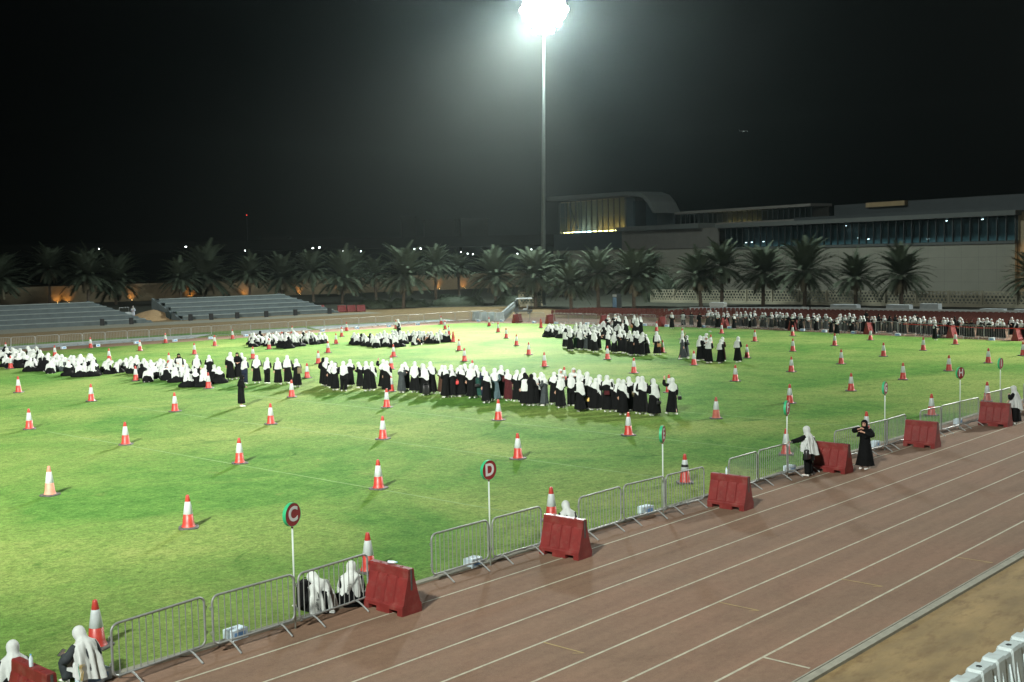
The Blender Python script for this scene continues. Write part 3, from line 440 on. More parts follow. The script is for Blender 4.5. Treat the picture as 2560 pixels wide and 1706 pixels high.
def scarf_pt(P, q, h, seed=0., puff=1., minz=.03, drop=0.):
    rx, ry, oy = scarf_profile(h); a = max(0, min(1, (.60-h)/.45)); w = fold(0, q, a, seed, FOLD[0])*(puff if h < .5 else 1)
    p = P.b(rx*w*math.cos(q), ry*w*math.sin(q)+oy, h)
    if drop and h < .42:                                      # loose cloth hangs straight down from the back
        f = (.42-h); b0 = P.b(rx*w*math.cos(q), ry*w*math.sin(q)+oy, .42); p = tuple(p[i]*(1-drop)+(b0[i]+(0 if i < 2 else -f))*drop for i in range(3))
    return (p[0], p[1], max(minz+.02*math.sin(7*q+seed), p[2]))
def scarf_mesh(P, back=.20, front=.32, sidel=.0, seed=0., face=True, vee=.0, n=None, puff=1., drop=0., faceang=52):
    n = n or FOLD[1]; mb = MB(); R = []
    def hem(q):
        c = (1-math.sin(q))/2                                 # 1 at the back, 0 in front
        h = front+(back-front)*c**.7-sidel*max(0, math.cos(q))**2*.9+.035*math.sin(3*q+seed)
        return h-vee*max(0, -math.sin(q))**6
    hs = [.79, .778, .762, .745, .72, .69, .66, .63, .605, .585, .565, .545, .525, .505, .485, .465]
    for h in hs: R.append([scarf_pt(P, 2*math.pi*k/n, h, seed, puff) for k in range(n)])
    for j in range(1, 15):
        f = j/14; R.append([scarf_pt(P, 2*math.pi*k/n, .465+(hem(2*math.pi*k/n)-.465)*f, seed, puff, .03, drop) for k in range(n)])
    fa = math.radians(faceang)
    def skip(i, k):
        q = 2*math.pi*(k+.5)/n; d = abs((q-math.pi/2+math.pi) % (2*math.pi)-math.pi)
        return face and 4 <= i <= 8 and d < fa*(.82 if i in (4, 8) else 1)
    mb.rings(R, 0, True, False, skip); return mb
def shoe_mesh(c, yaw):
    mb = MB(); a = math.radians(yaw); R = []
    for y, w, h in ((-.115, .028, .05), (-.10, .038, .085), (-.03, .041, .085), (.05, .048, .062), (.12, .045, .045), (.155, .028, .028)):
        ring = []
        for k in range(10):
            q = 2*math.pi*k/10; x = w*math.cos(q); z = max(.004, h/2+h/2*math.sin(q)); ring.append((c[0]+x*math.cos(a)-y*math.sin(a), c[1]+x*math.sin(a)+y*math.cos(a), c[2]+z))
        R.append(ring)
    mb.rings(R, 0, True, True); return mb
def make_person(P, leg='stand', aL='front', aR='front', seed=0., robe=None, scarf=None, robe_mat='black', scarf_mat='white', trousers=None, vest=None, fine=False, shoes='shoe', slv=1., cloth='abaya'):
    b = build_body('person', P, aL, aR, leg, fine)
    rk = dict(low=leg if leg != 'box' else 'box', seed=seed, aL=aL, aR=aR, slv=slv); rk.update(robe or {})
    robe_mesh(P, **rk).build(cloth, M[robe_mat], b, True)
    if trousers or leg == 'box':
        mb = MB(); lp, _ = legs(leg)
        for q in lp: mb.tube(smooth_pts(q, 10), [.125, .122, .115, .108, .10, .098, .096, .094, .094, .096, .098], 14, cap=True)
        mb.ell(P.b(0, 0, .02), (.185, .15, .15), 16, 10); mb.build('trousers', M[trousers or robe_mat], b, True)
    if vest:
        mb = MB(); R = []; n = 40
        for h in (-.14, -.04, .06, .18, .3, .40, .455, .49, .51):
            rx = .205+.02*(.3-h if h < .3 else 0); ry = .165; 
            if h > .42: rx, ry = {.455: (.18, .12), .49: (.13, .095)}.get(h, (.085, .08))
            R.append([P.b(rx*1.06*fold(0, 2*math.pi*k/n, .4, seed, .08)*math.cos(2*math.pi*k/n), ry*1.06*math.sin(2*math.pi*k/n), h+.012) for k in range(n)])
        mb.rings(R); mb.build('vest', M[vest], b, True)
    if scarf is not None: scarf_mesh(P, seed=seed, **scarf).build('headscarf', M[scarf_mat], b, True)
    for c, yaw in legs(leg)[1]: shoe_mesh(c, yaw).build('shoe', M[shoes], b, True)
    return b
def person_place(kind, pool, x, y, ang, sc=1., robe=None, scarf=None):
    pr = PROTO[kind]; o = copy_tree(pr); o.location = (x, y, GZ(x, y)); o.rotation_euler = (rng.gauss(0, .022), rng.gauss(0, .022), dirang(ang)); o.scale = (sc, sc, sc*rng.uniform(.97, 1.03))
    for ch in o.children:
        nm = ch.name.split('.')[0]; m = {'abaya': robe, 'headscarf': scarf, 'trousers': robe}.get(nm)
        if m and ch.data.materials[0] != M[m]:
            ch.material_slots[0].link = 'OBJECT'; ch.material_slots[0].material = M[m]
    return o
def GZ(x, y): return 0.004
PROTO = {}
def protos():
    S = lambda **k: Pose(.86, **k)
    PROTO['short'] = make_person(S(t0=1, t1=4, head=8), aL='front', aR='front', seed=.3, scarf=dict(back=.33, front=.34))
    PROTO['mid'] = make_person(S(t0=2, t1=5, head=8), aL='phone', aR='front', seed=1.4, scarf=dict(back=.20, front=.30, vee=.06))
    PROTO['long'] = make_person(S(t0=2, t1=6, head=6), aL='front', aR='front', seed=2.2, scarf=dict(back=.04, front=.22, vee=.10), robe=dict(flare=1.1))
    PROTO['drape'] = make_person(S(t0=1, t1=4, head=8), aL='side', aR='front', seed=3.1, scarf=dict(back=.30, front=.30, sidel=.42))
    PROTO['wave'] = make_person(S(t0=1, t1=2, head=2), leg='walk', aL='up', aR='side', seed=4.0, scarf=dict(back=.22, front=.32))
    PROTO['trous'] = make_person(S(t0=2, t1=5, head=6), aL='front', aR='front', seed=4.9, robe=dict(cut=.66), trousers='black', scarf=dict(back=.10, front=.24, vee=.08), cloth='abaya')
    PROTO['phone'] = make_person(S(t0=2, t1=5, head=12), aL='phone', aR='phone', seed=5.5, robe=dict(flare=.8), scarf=dict(back=.34, front=.34))
    PROTO['walk'] = make_person(S(t0=3, t1=6, head=6), leg='walk', aL='side', aR='front', seed=6.1, scarf=dict(back=.10, front=.26, vee=.06))
    PROTO['vest'] = make_person(S(t0=1, t1=4, head=14), aL='side', aR='front', seed=6.6, scarf=dict(back=.42, front=.42), scarf_mat='black', vest='white')
    PROTO['face'] = make_person(S(t0=0, t1=2, head=2), aL='front', aR='chest', seed=7.2, scarf=dict(back=.24, front=.20))
    PROTO['slim'] = make_person(S(t0=1, t1=4, head=8), aL='side', aR='front', seed=8.3, robe=dict(flare=.15, hem=.17), scarf=dict(back=.24, front=.26), scarf_mat='black')
    PROTO['short2'] = make_person(S(t0=3, t1=9, head=12), aL='phone', aR='side', seed=9.1, robe=dict(flare=.6), scarf=dict(back=.27, front=.34, sidel=.12))
    PROTO['mid2'] = make_person(S(t0=1, t1=3, head=2, side=3), aL='side', aR='phone', seed=10.4, robe=dict(flare=.8), scarf=dict(back=.10, front=.26, sidel=-.1, vee=.04))
    SI = lambda **k: Pose(.13, hipy=-.02, **k)
    PROTO['sitmid'] = make_person(SI(t0=8, t1=22, head=10), leg='cross', aL='lap', aR='lap', seed=.7, scarf=dict(back=.12, front=.26, drop=.4))
    PROTO['sitlong'] = make_person(SI(t0=10, t1=30, head=12), leg='cross', aL='lap', aR='knees', seed=1.9, scarf=dict(back=-.04, front=.16, drop=.6, puff=1.08))
    PROTO['sitback'] = make_person(SI(t0=4, t1=14, head=10), leg='cross', aL='lap', aR='lap', seed=2.7, scarf=dict(back=.36, front=.36))
    PROTO['sitwide'] = make_person(SI(t0=12, t1=38, head=14), leg='kneel', aL='knees', aR='knees', seed=3.3, scarf=dict(back=.0, front=.14, drop=.5, puff=1.15, sidel=.1))
    PROTO['sitside'] = make_person(SI(t0=6, t1=20, head=6, side=10), leg='knees', aL='knees', aR='lap', seed=4.4, scarf=dict(back=.10, front=.22, sidel=.25, drop=.4))
    PROTO['sitbow'] = make_person(Pose(.22, hipy=-.02, t0=30, t1=66, head=14), leg='kneel', aL='knees', aR='knees', seed=5.2, scarf=dict(back=.06, front=.12, drop=.7, puff=1.2))
protos()
# ------------------------------------------------------------------ the setting
def sheet(name, pts, z, m, kind='structure'):
    mb = MB(); mb.add([(x, y, z) for x, y in pts], [tuple(range(len(pts)))]); o = mb.build(name, m); return tag(o, kind=kind)
mb = MB(); mb.box(-140, 430, -70, 440, -.6, -.012); tag(mb.build('ground', M['sand']), kind='structure')
GRASS = [(-60, 19.2), (88, 19.2), (92, 30), (94, 43), (96.6, 57), (96.5, 70), (95.3, 84), (93.5, 90.8), (77, 93.3), (58, 95.6), (44.9, 98.2), (-60, 116)]
sheet('running_track', [(-60, 9.55), (100, 9.55), (106, 20), (108, 45), (108, 70), (106, 90), (97, 95.5), (77, 97.5), (58, 99.2), (44.9, 101.6), (-60, 120)], -.006, M['track'])
sheet('grass_field', GRASS, .0, M['grass'])
mb = MB(); mb.box(-60, 88, 19.08, 19.26, -.01, .035); tag(mb.build('kerb', M['kerb']), kind='structure')
mb = MB(); mb.box(-60, 100, 9.40, 9.56, -.01, .05); mb.box(-60, 100, 9.63, 9.665, -.01, .012); tag(mb.build('outer_kerb', M['kerb']), kind='structure')
mb = MB()
for i in range(7):
    y = 18.0-1.22*i; n = 40
    for k in range(n): mb.add([(-60+k*4, y-.026, -.002), (-56+k*4, y-.026, -.002), (-56+k*4, y+.026, -.002), (-60+k*4, y+.026, -.002)], [(0, 1, 2, 3)])
tag(mb.build('lane_markings', M['lane']), kind='structure')
def markuv(u, i, name='start_mark'): return u
mb = MB()
for u, v0, v1, hk in ((16.62, 14.32, 13.35, 1), (20.85, 13.10, 12.15, 1), (24.0, 11.90, 10.95, 1), (27.35, 10.66, 9.80, 1)):
    mb.add([(u-.02, v0, -.0005), (u+.02, v0, -.0005), (u+.02, v1, -.0005), (u-.02, v1, -.0005)], [(0, 1, 2, 3)])
    mb.add([(u, v1+.02, -.0002), (u, v1-.02, -.0002), (u-.14, v1+.13, -.0002), (u-.14, v1+.17, -.0002)], [(0, 1, 2, 3)])
tag(mb.build('start_marks', M['mark']), kind='structure')
mb = MB(); mb.add([(18.42, 10.66, -.0005), (18.48, 10.66, -.0005), (18.48, 9.75, -.0005), (18.42, 9.75, -.0005)], [(0, 1, 2, 3)]); tag(mb.build('white_start_mark', M['lane']), kind='structure')
sheet('far_turf', [(30, 103.4), (96, 95.6), (99, 99), (82, 104.5), (30, 112)], -.004, M['grass'])
for i, q in enumerate(([(30, 104.2), (64, 99.0), (69, 103.2), (60, 105), (30, 109)], [(69.5, 98.9), (77.5, 97.9), (80, 102.2), (73, 104)], [(78.5, 97.8), (96.5, 95.4), (98, 98.6), (81, 102.9)])):
    sheet('paving', q, -.002, M['paving'])
sheet('apron', [(-20, 146), (57.5, 126.4), (78.7, 123.2), (106, 118.6), (107, 122.6), (104.6, 123.6), (60, 135.2), (-20, 155)], -.006, M['kerb'])
sheet('planting_bed', [(121, 10), (165, 10), (178, 60), (191, 112), (236, 172), (52, 235), (40, 200), (96, 148), (107, 133.5), (112, 131), (122.5, 121), (127, 111.5), (121.5, 100)], -.004, M['bed'])
mb = MB()
for u, v0, v1 in ((24.7, 21.5, 50), (31.5, 21.5, 56), (38.1, 21.5, 55), (45.2, 21.5, 40)): mb.add([(u-.03, v0, .003), (u+.03, v0, .003), (u+.03, v1, .003), (u-.03, v1, .003)], [(0, 1, 2, 3)])
tag(mb.build('field_lines', M['fieldline']), kind='structure')
# ------------------------------------------------------------------ traffic cones
def make_cone(red, white, band=False):
    r = empty('traffic_cone')
    mb = MB(); n = 24
    mb.lathe([(.205, .035), (.190, .05), (.172, .09), (.160, .14), (.156, .15), (.131, .40), (.128, .402), (.074, .748), (.075, .75), (.048, .90), (.042, .925), (.030, .935), (.020, .93)], n, cap=True); mb.build('cone_body', red, r, True)
    mb = MB(); mb.lathe([(.131, .40), (.134, .402), (.078, .748), (.077, .75)], n, cap=False); mb.build('reflective_sleeve', white, r, True)
    if band:
        mb = MB(); mb.lathe([(.1165, .52), (.1185, .525), (.1055, .60), (.1035, .605)], n, cap=False); mb.build('tape_band', M['speaker'], r, True)
    mb = MB(); R = []
    for z, s in ((0, 1), (.03, 1), (.045, .94)):
        R.append([(.27*s*(abs(math.cos(q))**.45)*math.copysign(1, math.cos(q)), .27*s*(abs(math.sin(q))**.45)*math.copysign(1, math.sin(q)), z) for q in [2*math.pi*(k+.5)/24 for k in range(24)]])
    mb.rings(R, 0, True, True); mb.build('rubber_base', M['rubber'], r)
    return r
CP = [make_cone(M['conered'], M['conewhite']), make_cone(M['conered'], M['conered']), make_cone(M['conepale'], M['conewhite']), make_cone(M['conedust'], M['conewhite']), make_cone(M['conered'], M['conewhite'], True)]
def scr(x, y): return (x*Rw.x+y*Rw.y)/(x*Fw.x+y*Fw.y)        # left-to-right order as seen from the stand
rows = {}
for c in CONES: rows.setdefault(round((c[1]-28.2)/7.65) if c[1] > 24 else 0, []).append(c)
for ri, key in enumerate(sorted(rows)):
    L = sorted(rows[key], key=lambda c: scr(c[0], c[1]))
    for j, (x, y, k) in enumerate(L):
        o = place(CP[k], USED, (x, y, .002), rng.uniform(0, 6.28), (1, 1, rng.uniform(.985, 1.02)))
        d = ['red and white cone', 'all red cone', 'faded pink cone', 'dusty dark cone', 'red and white cone with black tape'][k]
        tag(o, f'{d}, {ordw(j+1)} from left in {ordw(ri+1)} row from track', 'traffic cone', 'traffic cones set out in rows on the grass')
# ------------------------------------------------------------------ crowd barriers
def make_barrier():
    r = empty('crowd_barrier'); mb = MB(); x0, x1, z0, z1, rr = -.98, .98, .19, 1.12, .13; P = []
    for cx, cz, a0 in ((x1-rr, z1-rr, 0), (x0+rr, z1-rr, 90), (x0+rr, z0+rr, 180), (x1-rr, z0+rr, 270)):
        for k in range(7):
            a = math.radians(a0+k*15); P.append((cx+rr*math.cos(a), 0, cz+rr*math.sin(a)))
    mb.tube(P, .0225, 10, closed=True); mb.build('frame', M['steel'], r, True)
    mb = MB(); nb = 13
    for k in range(nb):
        x = x0+(k+1)*(x1-x0)/(nb+1); mb.tube([(x, 0, z0+.015), (x, 0, z1-.015)], .0095, 6, cap=False)
    mb.build('upright_bars', M['steel'], r, True)
    for s in (-1, 1):
        mb = MB(); x = s*.62
        mb.tube(smooth_pts([(x, -.36, .014), (x, -.30, .05), (x, -.12, .155), (x, -.03, z0-.005), (x, .03, z0-.005), (x, .12, .155), (x, .30, .05), (x, .36, .014)], 14), .018, 8); mb.build('foot', M['steel'], r, True)
    for s in (-1, 1):
        mb = MB()
        for z in (.42, .90): mb.tube([(s*.985, 0, z-.03), (s*1.03, 0, z-.03), (s*1.03, 0, z+.03), (s*.985, 0, z+.03)], .008, 6)
        mb.build('hook', M['steel'], r, True)
    return r
BAR = make_barrier()
def barrier(a, b, label, group):
    L = math.hypot(b[0]-a[0], b[1]-a[1]); o = place(BAR, USED, ((a[0]+b[0])/2, (a[1]+b[1])/2, -.004), math.atan2(b[1]-a[1], b[0]-a[0]), (min(1.12, max(.85, L/2.0)), 1, 1))
    return tag(o, label, 'barrier', group)
NB = []
for x0, y0, x1, y1 in NEARBAR:
    n = max(1, round(math.hypot(x1-x0, y1-y0)/1.85))
    for k in range(n):
        f, g = k/n, (k+1)/n; NB.append(((x0+(x1-x0)*f+.02, y0+(y1-y0)*f), (x0+(x1-x0)*g-.02, y0+(y1-y0)*g)))
NB.insert(0, ((6.0, 18.6), (7.98, 18.6)))
for i, (a, b) in enumerate(NB):
    barrier(a, b, f'steel crowd barrier along the near track kerb, {ordw(i+1)} from the left', 'crowd barriers along the near track kerb')
for i, (x0, y0, x1, y1) in enumerate(sorted(FARBAR, key=lambda q: scr(q[0], q[1]))):
    barrier((x0, y0), (x1, y1), f'steel crowd barrier in front of the red chairs, {ordw(i+1)} from the left', 'crowd barriers in front of the chairs')
for i in range(27):
    u = 45.3+i*2.03; f = lambda q: 101.85-.178*(q-45.3)-.0004*max(0, q-80)**2
    barrier((u, f(u)), (u+1.98, f(u+1.98)), f'steel crowd barrier below the grey terraces, {ordw(i+1)} from the left', 'crowd barriers below the terraces')
# ------------------------------------------------------------------ red water-filled barriers
def make_water(mname='red'):
    r = empty('water_barrier')
    def sec(yoff, zb, ins, top=.95):
        b = [(.275, zb), (.275, .17), (.262, .20), (.235-ins, .22), (.105-ins, .72), (.088, .76), (.080, top-.03), (.068, top)]
        return [(x, yoff, z) for x, z in b]+[(-x, yoff, z) for x, z in reversed(b)]
    mb = MB(); st = [(-.60, 0, 0), (-.44, 0, 0), (-.44, .10, 0), (-.20, .10, 0), (-.20, 0, 0), (.20, 0, 0), (.20, .10, 0), (.44, .10, 0), (.44, 0, 0), (.60, 0, 0)]
    cuts = sorted(set([-.60, -.56, -.44, -.20, .20, .44, .56, .60]+[g+d for g in (-.30, 0., .30) for d in (-.035, -.022, .022, .035)]))
    R = []
    prev = None
    for y in cuts:
        zb_l = .10 if -.44 < y <= -.20 or .20 < y <= .44 else 0; zb_r = .10 if -.44 <= y < -.20 or .20 <= y < .44 else 0
        ins = .022 if any(abs(y-g) < .03 for g in (-.30, 0., .30)) else 0
        R.append(sec(y, zb_l, ins))
        if zb_r != zb_l: R.append(sec(y, zb_r, ins))
    mb.rings(R, 0, True, True); mb.build('shell', M[mname], r)
    for s in (-1, 1):                                         # dark interlock slot at each end, filler cap hole on top
        mb = MB(); mb.box(-.022, .022, s*.602-.004, s*.602+.004, .50, .93); mb.build('slot', M['rubber'], r)
    mb = MB(); mb.lathe([(.036, .948), (.036, .958), (.03, .958), (.03, .953)], 14, (0, .32)); mb.lathe([(.036, .948), (.036, .958), (.03, .958), (.03, .953)], 14, (0, -.32)); mb.build('filler_cap', M[mname], r)
    return r
WB = make_water()
WBL = [(8.55, 18.15, 0), (16.30, 18.20, 0), (21.93, 18.13, 2), (28.95, 17.78, 1), (35.70, 18.02, -3), (42.05, 17.67, -1), (48.60, 17.36, -2), (54.0, 17.25, -2)]
for i, (x, y, a) in enumerate(WBL):
    o = place(WB, USED, (x, y, -.004), math.radians(a)); tag(o, f'red plastic water barrier on the near track, {ordw(i+1)} from the left', 'water barrier', 'red water barriers on the near track')
for i, (x, y) in enumerate(sorted(FARRED, key=lambda q: scr(*q))):
    o = place(WB, USED, (x+.25, y, -.004), math.radians(92+rng.uniform(-4, 4))); tag(o, f'red water barrier between the far crowd barriers, {ordw(i+1)} from the left', 'water barrier', 'red water barriers on the far track')
for i in range(11):
    u = 97.0+i*1.15 if i < 8 else 105.6+(i-8)*.9; v = 129.9-.2*(u-97) if i < 8 else 126.6-.8*(i-8)*1.2
    o = place(WB, USED, (u, v+(2.2 if i < 8 else 0), -.01), math.radians(90 if i < 8 else 70)); tag(o, f'red water barrier beside the right terrace, {ordw(i+1)} from the left', 'water barrier', 'red water barriers beside the terrace')
# ------------------------------------------------------------------ white plastic barriers
def make_jersey():
    r = empty('plastic_barrier'); mb = MB(); R = []
    def sec(y, wt, zt, wb=.25): 
        b = [(wb, 0), (wb, .14), (wb*.86, .18), (wt+.03, .62), (wt, zt-.05), (wt-.02, zt)]
        return [(x, y, z) for x, z in b]+[(-x, y, z) for x, z in reversed(b)]
    for y, wt, zt, wb in ((-.62, .10, .94, .24), (-.60, .115, .96, .25), (-.32, .115, .96, .25), (-.30, .125, .985, .25), (-.29, .135, 1.0, .25), (.05, .135, 1.0, .25), (.07, .125, .985, .25), (.08, .115, .96, .25), (.30, .115, .96, .25), (.32, .125, .985, .25), (.34, .135, 1.0, .25), (.60, .135, 1.0, .25), (.62, .12, .98, .24)): R.append(sec(y, wt, zt, wb))
    mb.rings(R, 0, True, True); mb.build('shell', M['jersey'], r)
    for s in (-1, 1):
        mb = MB()
        for y in (-.45, -.18, .18, .46):
            mb.tube([(s*.245, y, .16), (s*.19, y, .45), (s*.135, y, .80)], [.035, .026, .012], 8)
        mb.build('rib', M['jersey'], r, True)
    mb = MB(); mb.lathe([(.045, .999), (.045, 1.006), (.03, 1.006), (.03, 1.003)], 14, (0, -.12)); mb.build('filler_cap', M['darkmetal'], r)
    return r
JB = make_jersey()
for i in range(7):
    o = place(JB, USED, (15.2+i*1.26, 6.50, -.01), math.radians(-90)); tag(o, f'white plastic barrier on the sand beside the track, {ordw(i+1)} from the frame bottom', 'plastic barrier', 'white plastic barriers on the near sand')
JL = [(97.8, 93.4, 96)] + [(97.7-.02*i, 92.2-1.2*i, 92) for i in range(3)] + [(98.6+1.02*i, 90.1+.83*i, -51) for i in range(27)]
for i, (x, y, a) in enumerate(JL):
    o = place(JB, USED, (x, y, -.01), math.radians(a)); tag(o, f'white plastic barrier in the line near the golf cart, {ordw(i+1)} from its front corner', 'plastic barrier', 'white plastic barriers by the golf cart')
# ------------------------------------------------------------------ letter signs
LET = dict(C='C', D='D', E='E', F='F', G='G', H='H', I='I')
def letter_mesh(ch):
    cu = bpy.data.curves.new('letter', 'FONT'); cu.body = ch; cu.size = .40; cu.align_x = 'CENTER'; cu.align_y = 'CENTER'; cu.extrude = .002; cu.offset = .012
    o = bpy.data.objects.new('tmp', cu); COL.objects.link(o); dg = bpy.context.evaluated_depsgraph_get(); me = bpy.data.meshes.new_from_object(o.evaluated_get(dg)); me.name = 'letter'
    bpy.data.objects.remove(o); return me
for ch, x, y, off, hd in (('C', 14.2, 18.70, 50, 2.30), ('D', 20.08, 18.86, 45, 2.29), ('E', 27.03, 18.72, 76, 2.27), ('F', 33.85, 18.62, 73, 2.26), ('G', 40.53, 18.36, 73, 2.26), ('H', 46.9, 18.10, 53, 2.26), ('I', 51.52, 18.16, 70, 2.26)):
    r = empty('letter_sign', (x, y+.05, 0))
    mb = MB(); mb.tube([(0, 0, -.005), (0, 0, hd-.235)], .0185, 10); mb.build('pole', M['polewhite'], r, True)
    ang = math.degrees(math.atan2(-y, -x))+off                # the face is turned away to the right of the stand
    d = empty('disc_pivot'); bpy.data.objects.remove(d)
    mb = MB(); R = []; n = 48
    for yy, rr in ((-.036, .228), (-.040, .235), (.040, .235), (.036, .228)):
        R.append([(rr*math.cos(2*math.pi*k/n), yy, rr*math.sin(2*math.pi*k/n)) for k in range(n)])
    mb.rings(R); disc = mb.build('disc_rim', M['signgreen'], r); disc.location = (0, 0, hd); disc.rotation_euler = (0, 0, dirang(ang))
    for s in (1, -1):
        mb = MB(); mb.rings([[(.2285*math.cos(2*math.pi*k/n), s*.0365, .2285*math.sin(2*math.pi*k/n)) for k in range(n)]]*2, 0, True, False); f = mb.build('sign_face', M['signred'], disc)
        lt = mkobj('letter', letter_mesh(ch), [M['signwhite']], disc); lt.rotation_euler = (math.pi/2, 0, math.pi if s > 0 else 0); lt.location = (0, s*.039, 0)
    mb = MB(); mb.lathe([(.024, hd-.27), (.024, hd-.225)], 10); mb.build('clamp', M['signred'], r)
    tag(r, f'round red sign with green rim and white letter {ch} on a thin white pole', 'sign', 'letter signs along the track')
# ------------------------------------------------------------------ packs of water bottles
def make_pack():
    mb = MB(); mb.box(-.20, .20, -.135, .135, 0, .20, 0)
    for s in (-1, 1): mb.box(-.13, .13, s*.1365-.001, s*.1365+.001, .05, .15, 1)
    for i in range(6):
        for j in range(4): mb.lathe([(.028, .20), (.024, .208), (.012, .212)], 8, (-.166+i*.0665, -.10+j*.0667), 0)
    bm = bmesh.new(); me = mb.mesh('water_pack'); return mkobj('water_pack', me, [M['carton'], M['cartonblue']])
PK = make_pack()
BX = sorted(BOXES, key=lambda q: scr(*q))
gcount = {}
def pack(x, y, rz, label, group): return tag(place(PK, USED, (x, y, .0), rz), label, 'water pack', group)
for x, y in BX:
    near = y < 30; farl = y > 89 and x < 95
    g, d = (('near', 'beside the near kerb barriers') if near else ('left', 'under the barriers below the terraces') if farl else ('right', 'under the barriers before the red chairs'))
    gcount[g] = gcount.get(g, 0)+1
    pack(x, y+(.12 if near else 0), rng.uniform(-.12, .12)+(0 if near or farl else 1.57), f'pack of water bottles {d}, {ordw(gcount[g])} from left', 'water packs '+d)
def make_bottle(x, y, z, lab, lying=False):
    mb = MB(); mb.lathe([(.03, 0), (.032, .01), (.032, .13), (.026, .15), (.012, .18), (.012, .19)], 12); b = mb.build('water_bottle', M['bottle'], None, True)
    mb = MB(); mb.lathe([(.014, .188), (.014, .205)], 10); mb.build('bottle_cap', M['cap'], b, True)
    b.location = (x, y, z)
    if lying: b.rotation_euler = (math.pi/2, 0, .5); b.location.z = z+.032
    return tag(b, lab, 'bottle')
make_bottle(8.50, 18.12, .946, 'clear water bottle with blue cap standing on the red barrier at lower left')
make_bottle(16.30, 18.30, .946, 'clear water bottle lying on top of the red barrier beside sign C', True)
make_bottle(28.95, 17.90, .946, 'small clear bottle standing on the red barrier between signs E and F')
# ------------------------------------------------------------------ floodlight masts
def make_mast(x, y, H, aims, P, label, head=True, spill=0, ang=None):
    r = empty('floodlight_mast', (x, y, 0)); fx, fy = (50-x, 57-y); a = math.atan2(fy, fx) if ang is None else ang
    mb = MB(); mb.tube([(0, 0, 0), (0, 0, H*.5), (0, 0, H-1.2)], [.38, .27, .14], 16, cap=True); mb.build('pole', M['mast'], r, True)
    mb = MB(); mb.lathe([(.62, 0), (.62, .05)], 16); mb.build('base_plate', M['mast'], r)
    hd = empty('head_frame', (0, 0, H)); hd.rotation_euler = (0, 0, a-math.pi/2); hd.parent = r
    bpy.data.objects.remove(hd)
    mb = MB(); ca, sa = math.cos(a-math.pi/2), math.sin(a-math.pi/2)
    def T(p): return (p[0]*ca-p[1]*sa, p[0]*sa+p[1]*ca, p[2]+H)
    for k in range(7): mb.tube([T((-3.2+.35*abs(k-3), -.15, -2.85+k*.95)), T((3.2-.35*abs(k-3), -.15, -2.85+k*.95))], .05, 6)
    for k in (-2.6, 0, 2.6): mb.tube([T((k, -.2, -2.0)), T((k, -.2, 2.0))], .07, 6)
    mb.build('head_frame', M['mast'], r)
    for j, w in enumerate((3, 5, 6, 7, 6, 5, 3)):
        for i in range(w):
            px = (i-(w-1)/2)*1.0; pz = -2.85+j*.95
            mb = MB(); R = []; L = []
            for yy, rr in ((-.1, .16), (.05, .44), (.12, .52), (.13, .50)): R.append([T((px+rr*math.cos(2*math.pi*q/12), yy, pz+rr*math.sin(2*math.pi*q/12)-yy*.5)) for q in range(12)])
            mb.rings(R, 0, True); f = mb.build('floodlight', M['mast'], r)
            mb = MB(); mb.add([T((px+.50*math.cos(2*math.pi*q/12), .131, pz+.50*math.sin(2*math.pi*q/12)-.065)) for q in range(12)], [tuple(range(12))]); mb.build('lens', M['lampon'], f)
    for tx, ty, pw, size, bl in aims:
        ld = bpy.data.lights.new('flood_lamp', 'SPOT'); ld.energy = P*pw; ld.spot_size = math.radians(size); ld.spot_blend = bl; ld.shadow_soft_size = 1.3; ld.color = (1., 1., .90)
        lo = bpy.data.objects.new('flood_lamp', ld); COL.objects.link(lo); lo.parent = r
        off = Vector((math.cos(a)*1.4, math.sin(a)*1.4, H)); d = Vector((tx-x, ty-y, 0))-off; lo.location = off; lo.rotation_euler = d.to_track_quat('-Z', 'Y').to_euler()
    if spill:
        ld = bpy.data.lights.new('lamp_spill', 'POINT'); ld.energy = spill; ld.shadow_soft_size = 4.5; ld.color = (.84, 1., .97); lo = bpy.data.objects.new('lamp_spill', ld); COL.objects.link(lo); lo.parent = r; lo.location = (math.cos(a)*1.4, math.sin(a)*1.4, H)
    tag(r, label, 'floodlight', None); return r
def build_masts():
    M1 = make_mast(130.9, 111.6, 42.3, AIM['M1'], LIGHTS['M1'], 'tall grey floodlight mast with its blazing lamp head beyond the palms', True, SPILL)
    M1.rotation_euler = Matrix.Rotation(.0225, 3, Vector((Fw.x, Fw.y, 0))).to_euler()
    make_mast(-32, 0, 40, AIM['M2'], LIGHTS['M2'], 'floodlight mast outside the view at the near left corner')
    make_mast(132, -2, 40, AIM['M4'], LIGHTS['M4'], 'floodlight mast outside the view at the near right corner')
AIM = dict(M1=[(66, 75, 1., 37, 1.)], M2=[(34, 60, 1., 46, 1.), (36, 13, .27, 48, 1.), (98, 126, .13, 44, 1.)], M4=[(66, 42, 1., 66, 1.)])
SPILL = 115000
build_masts()
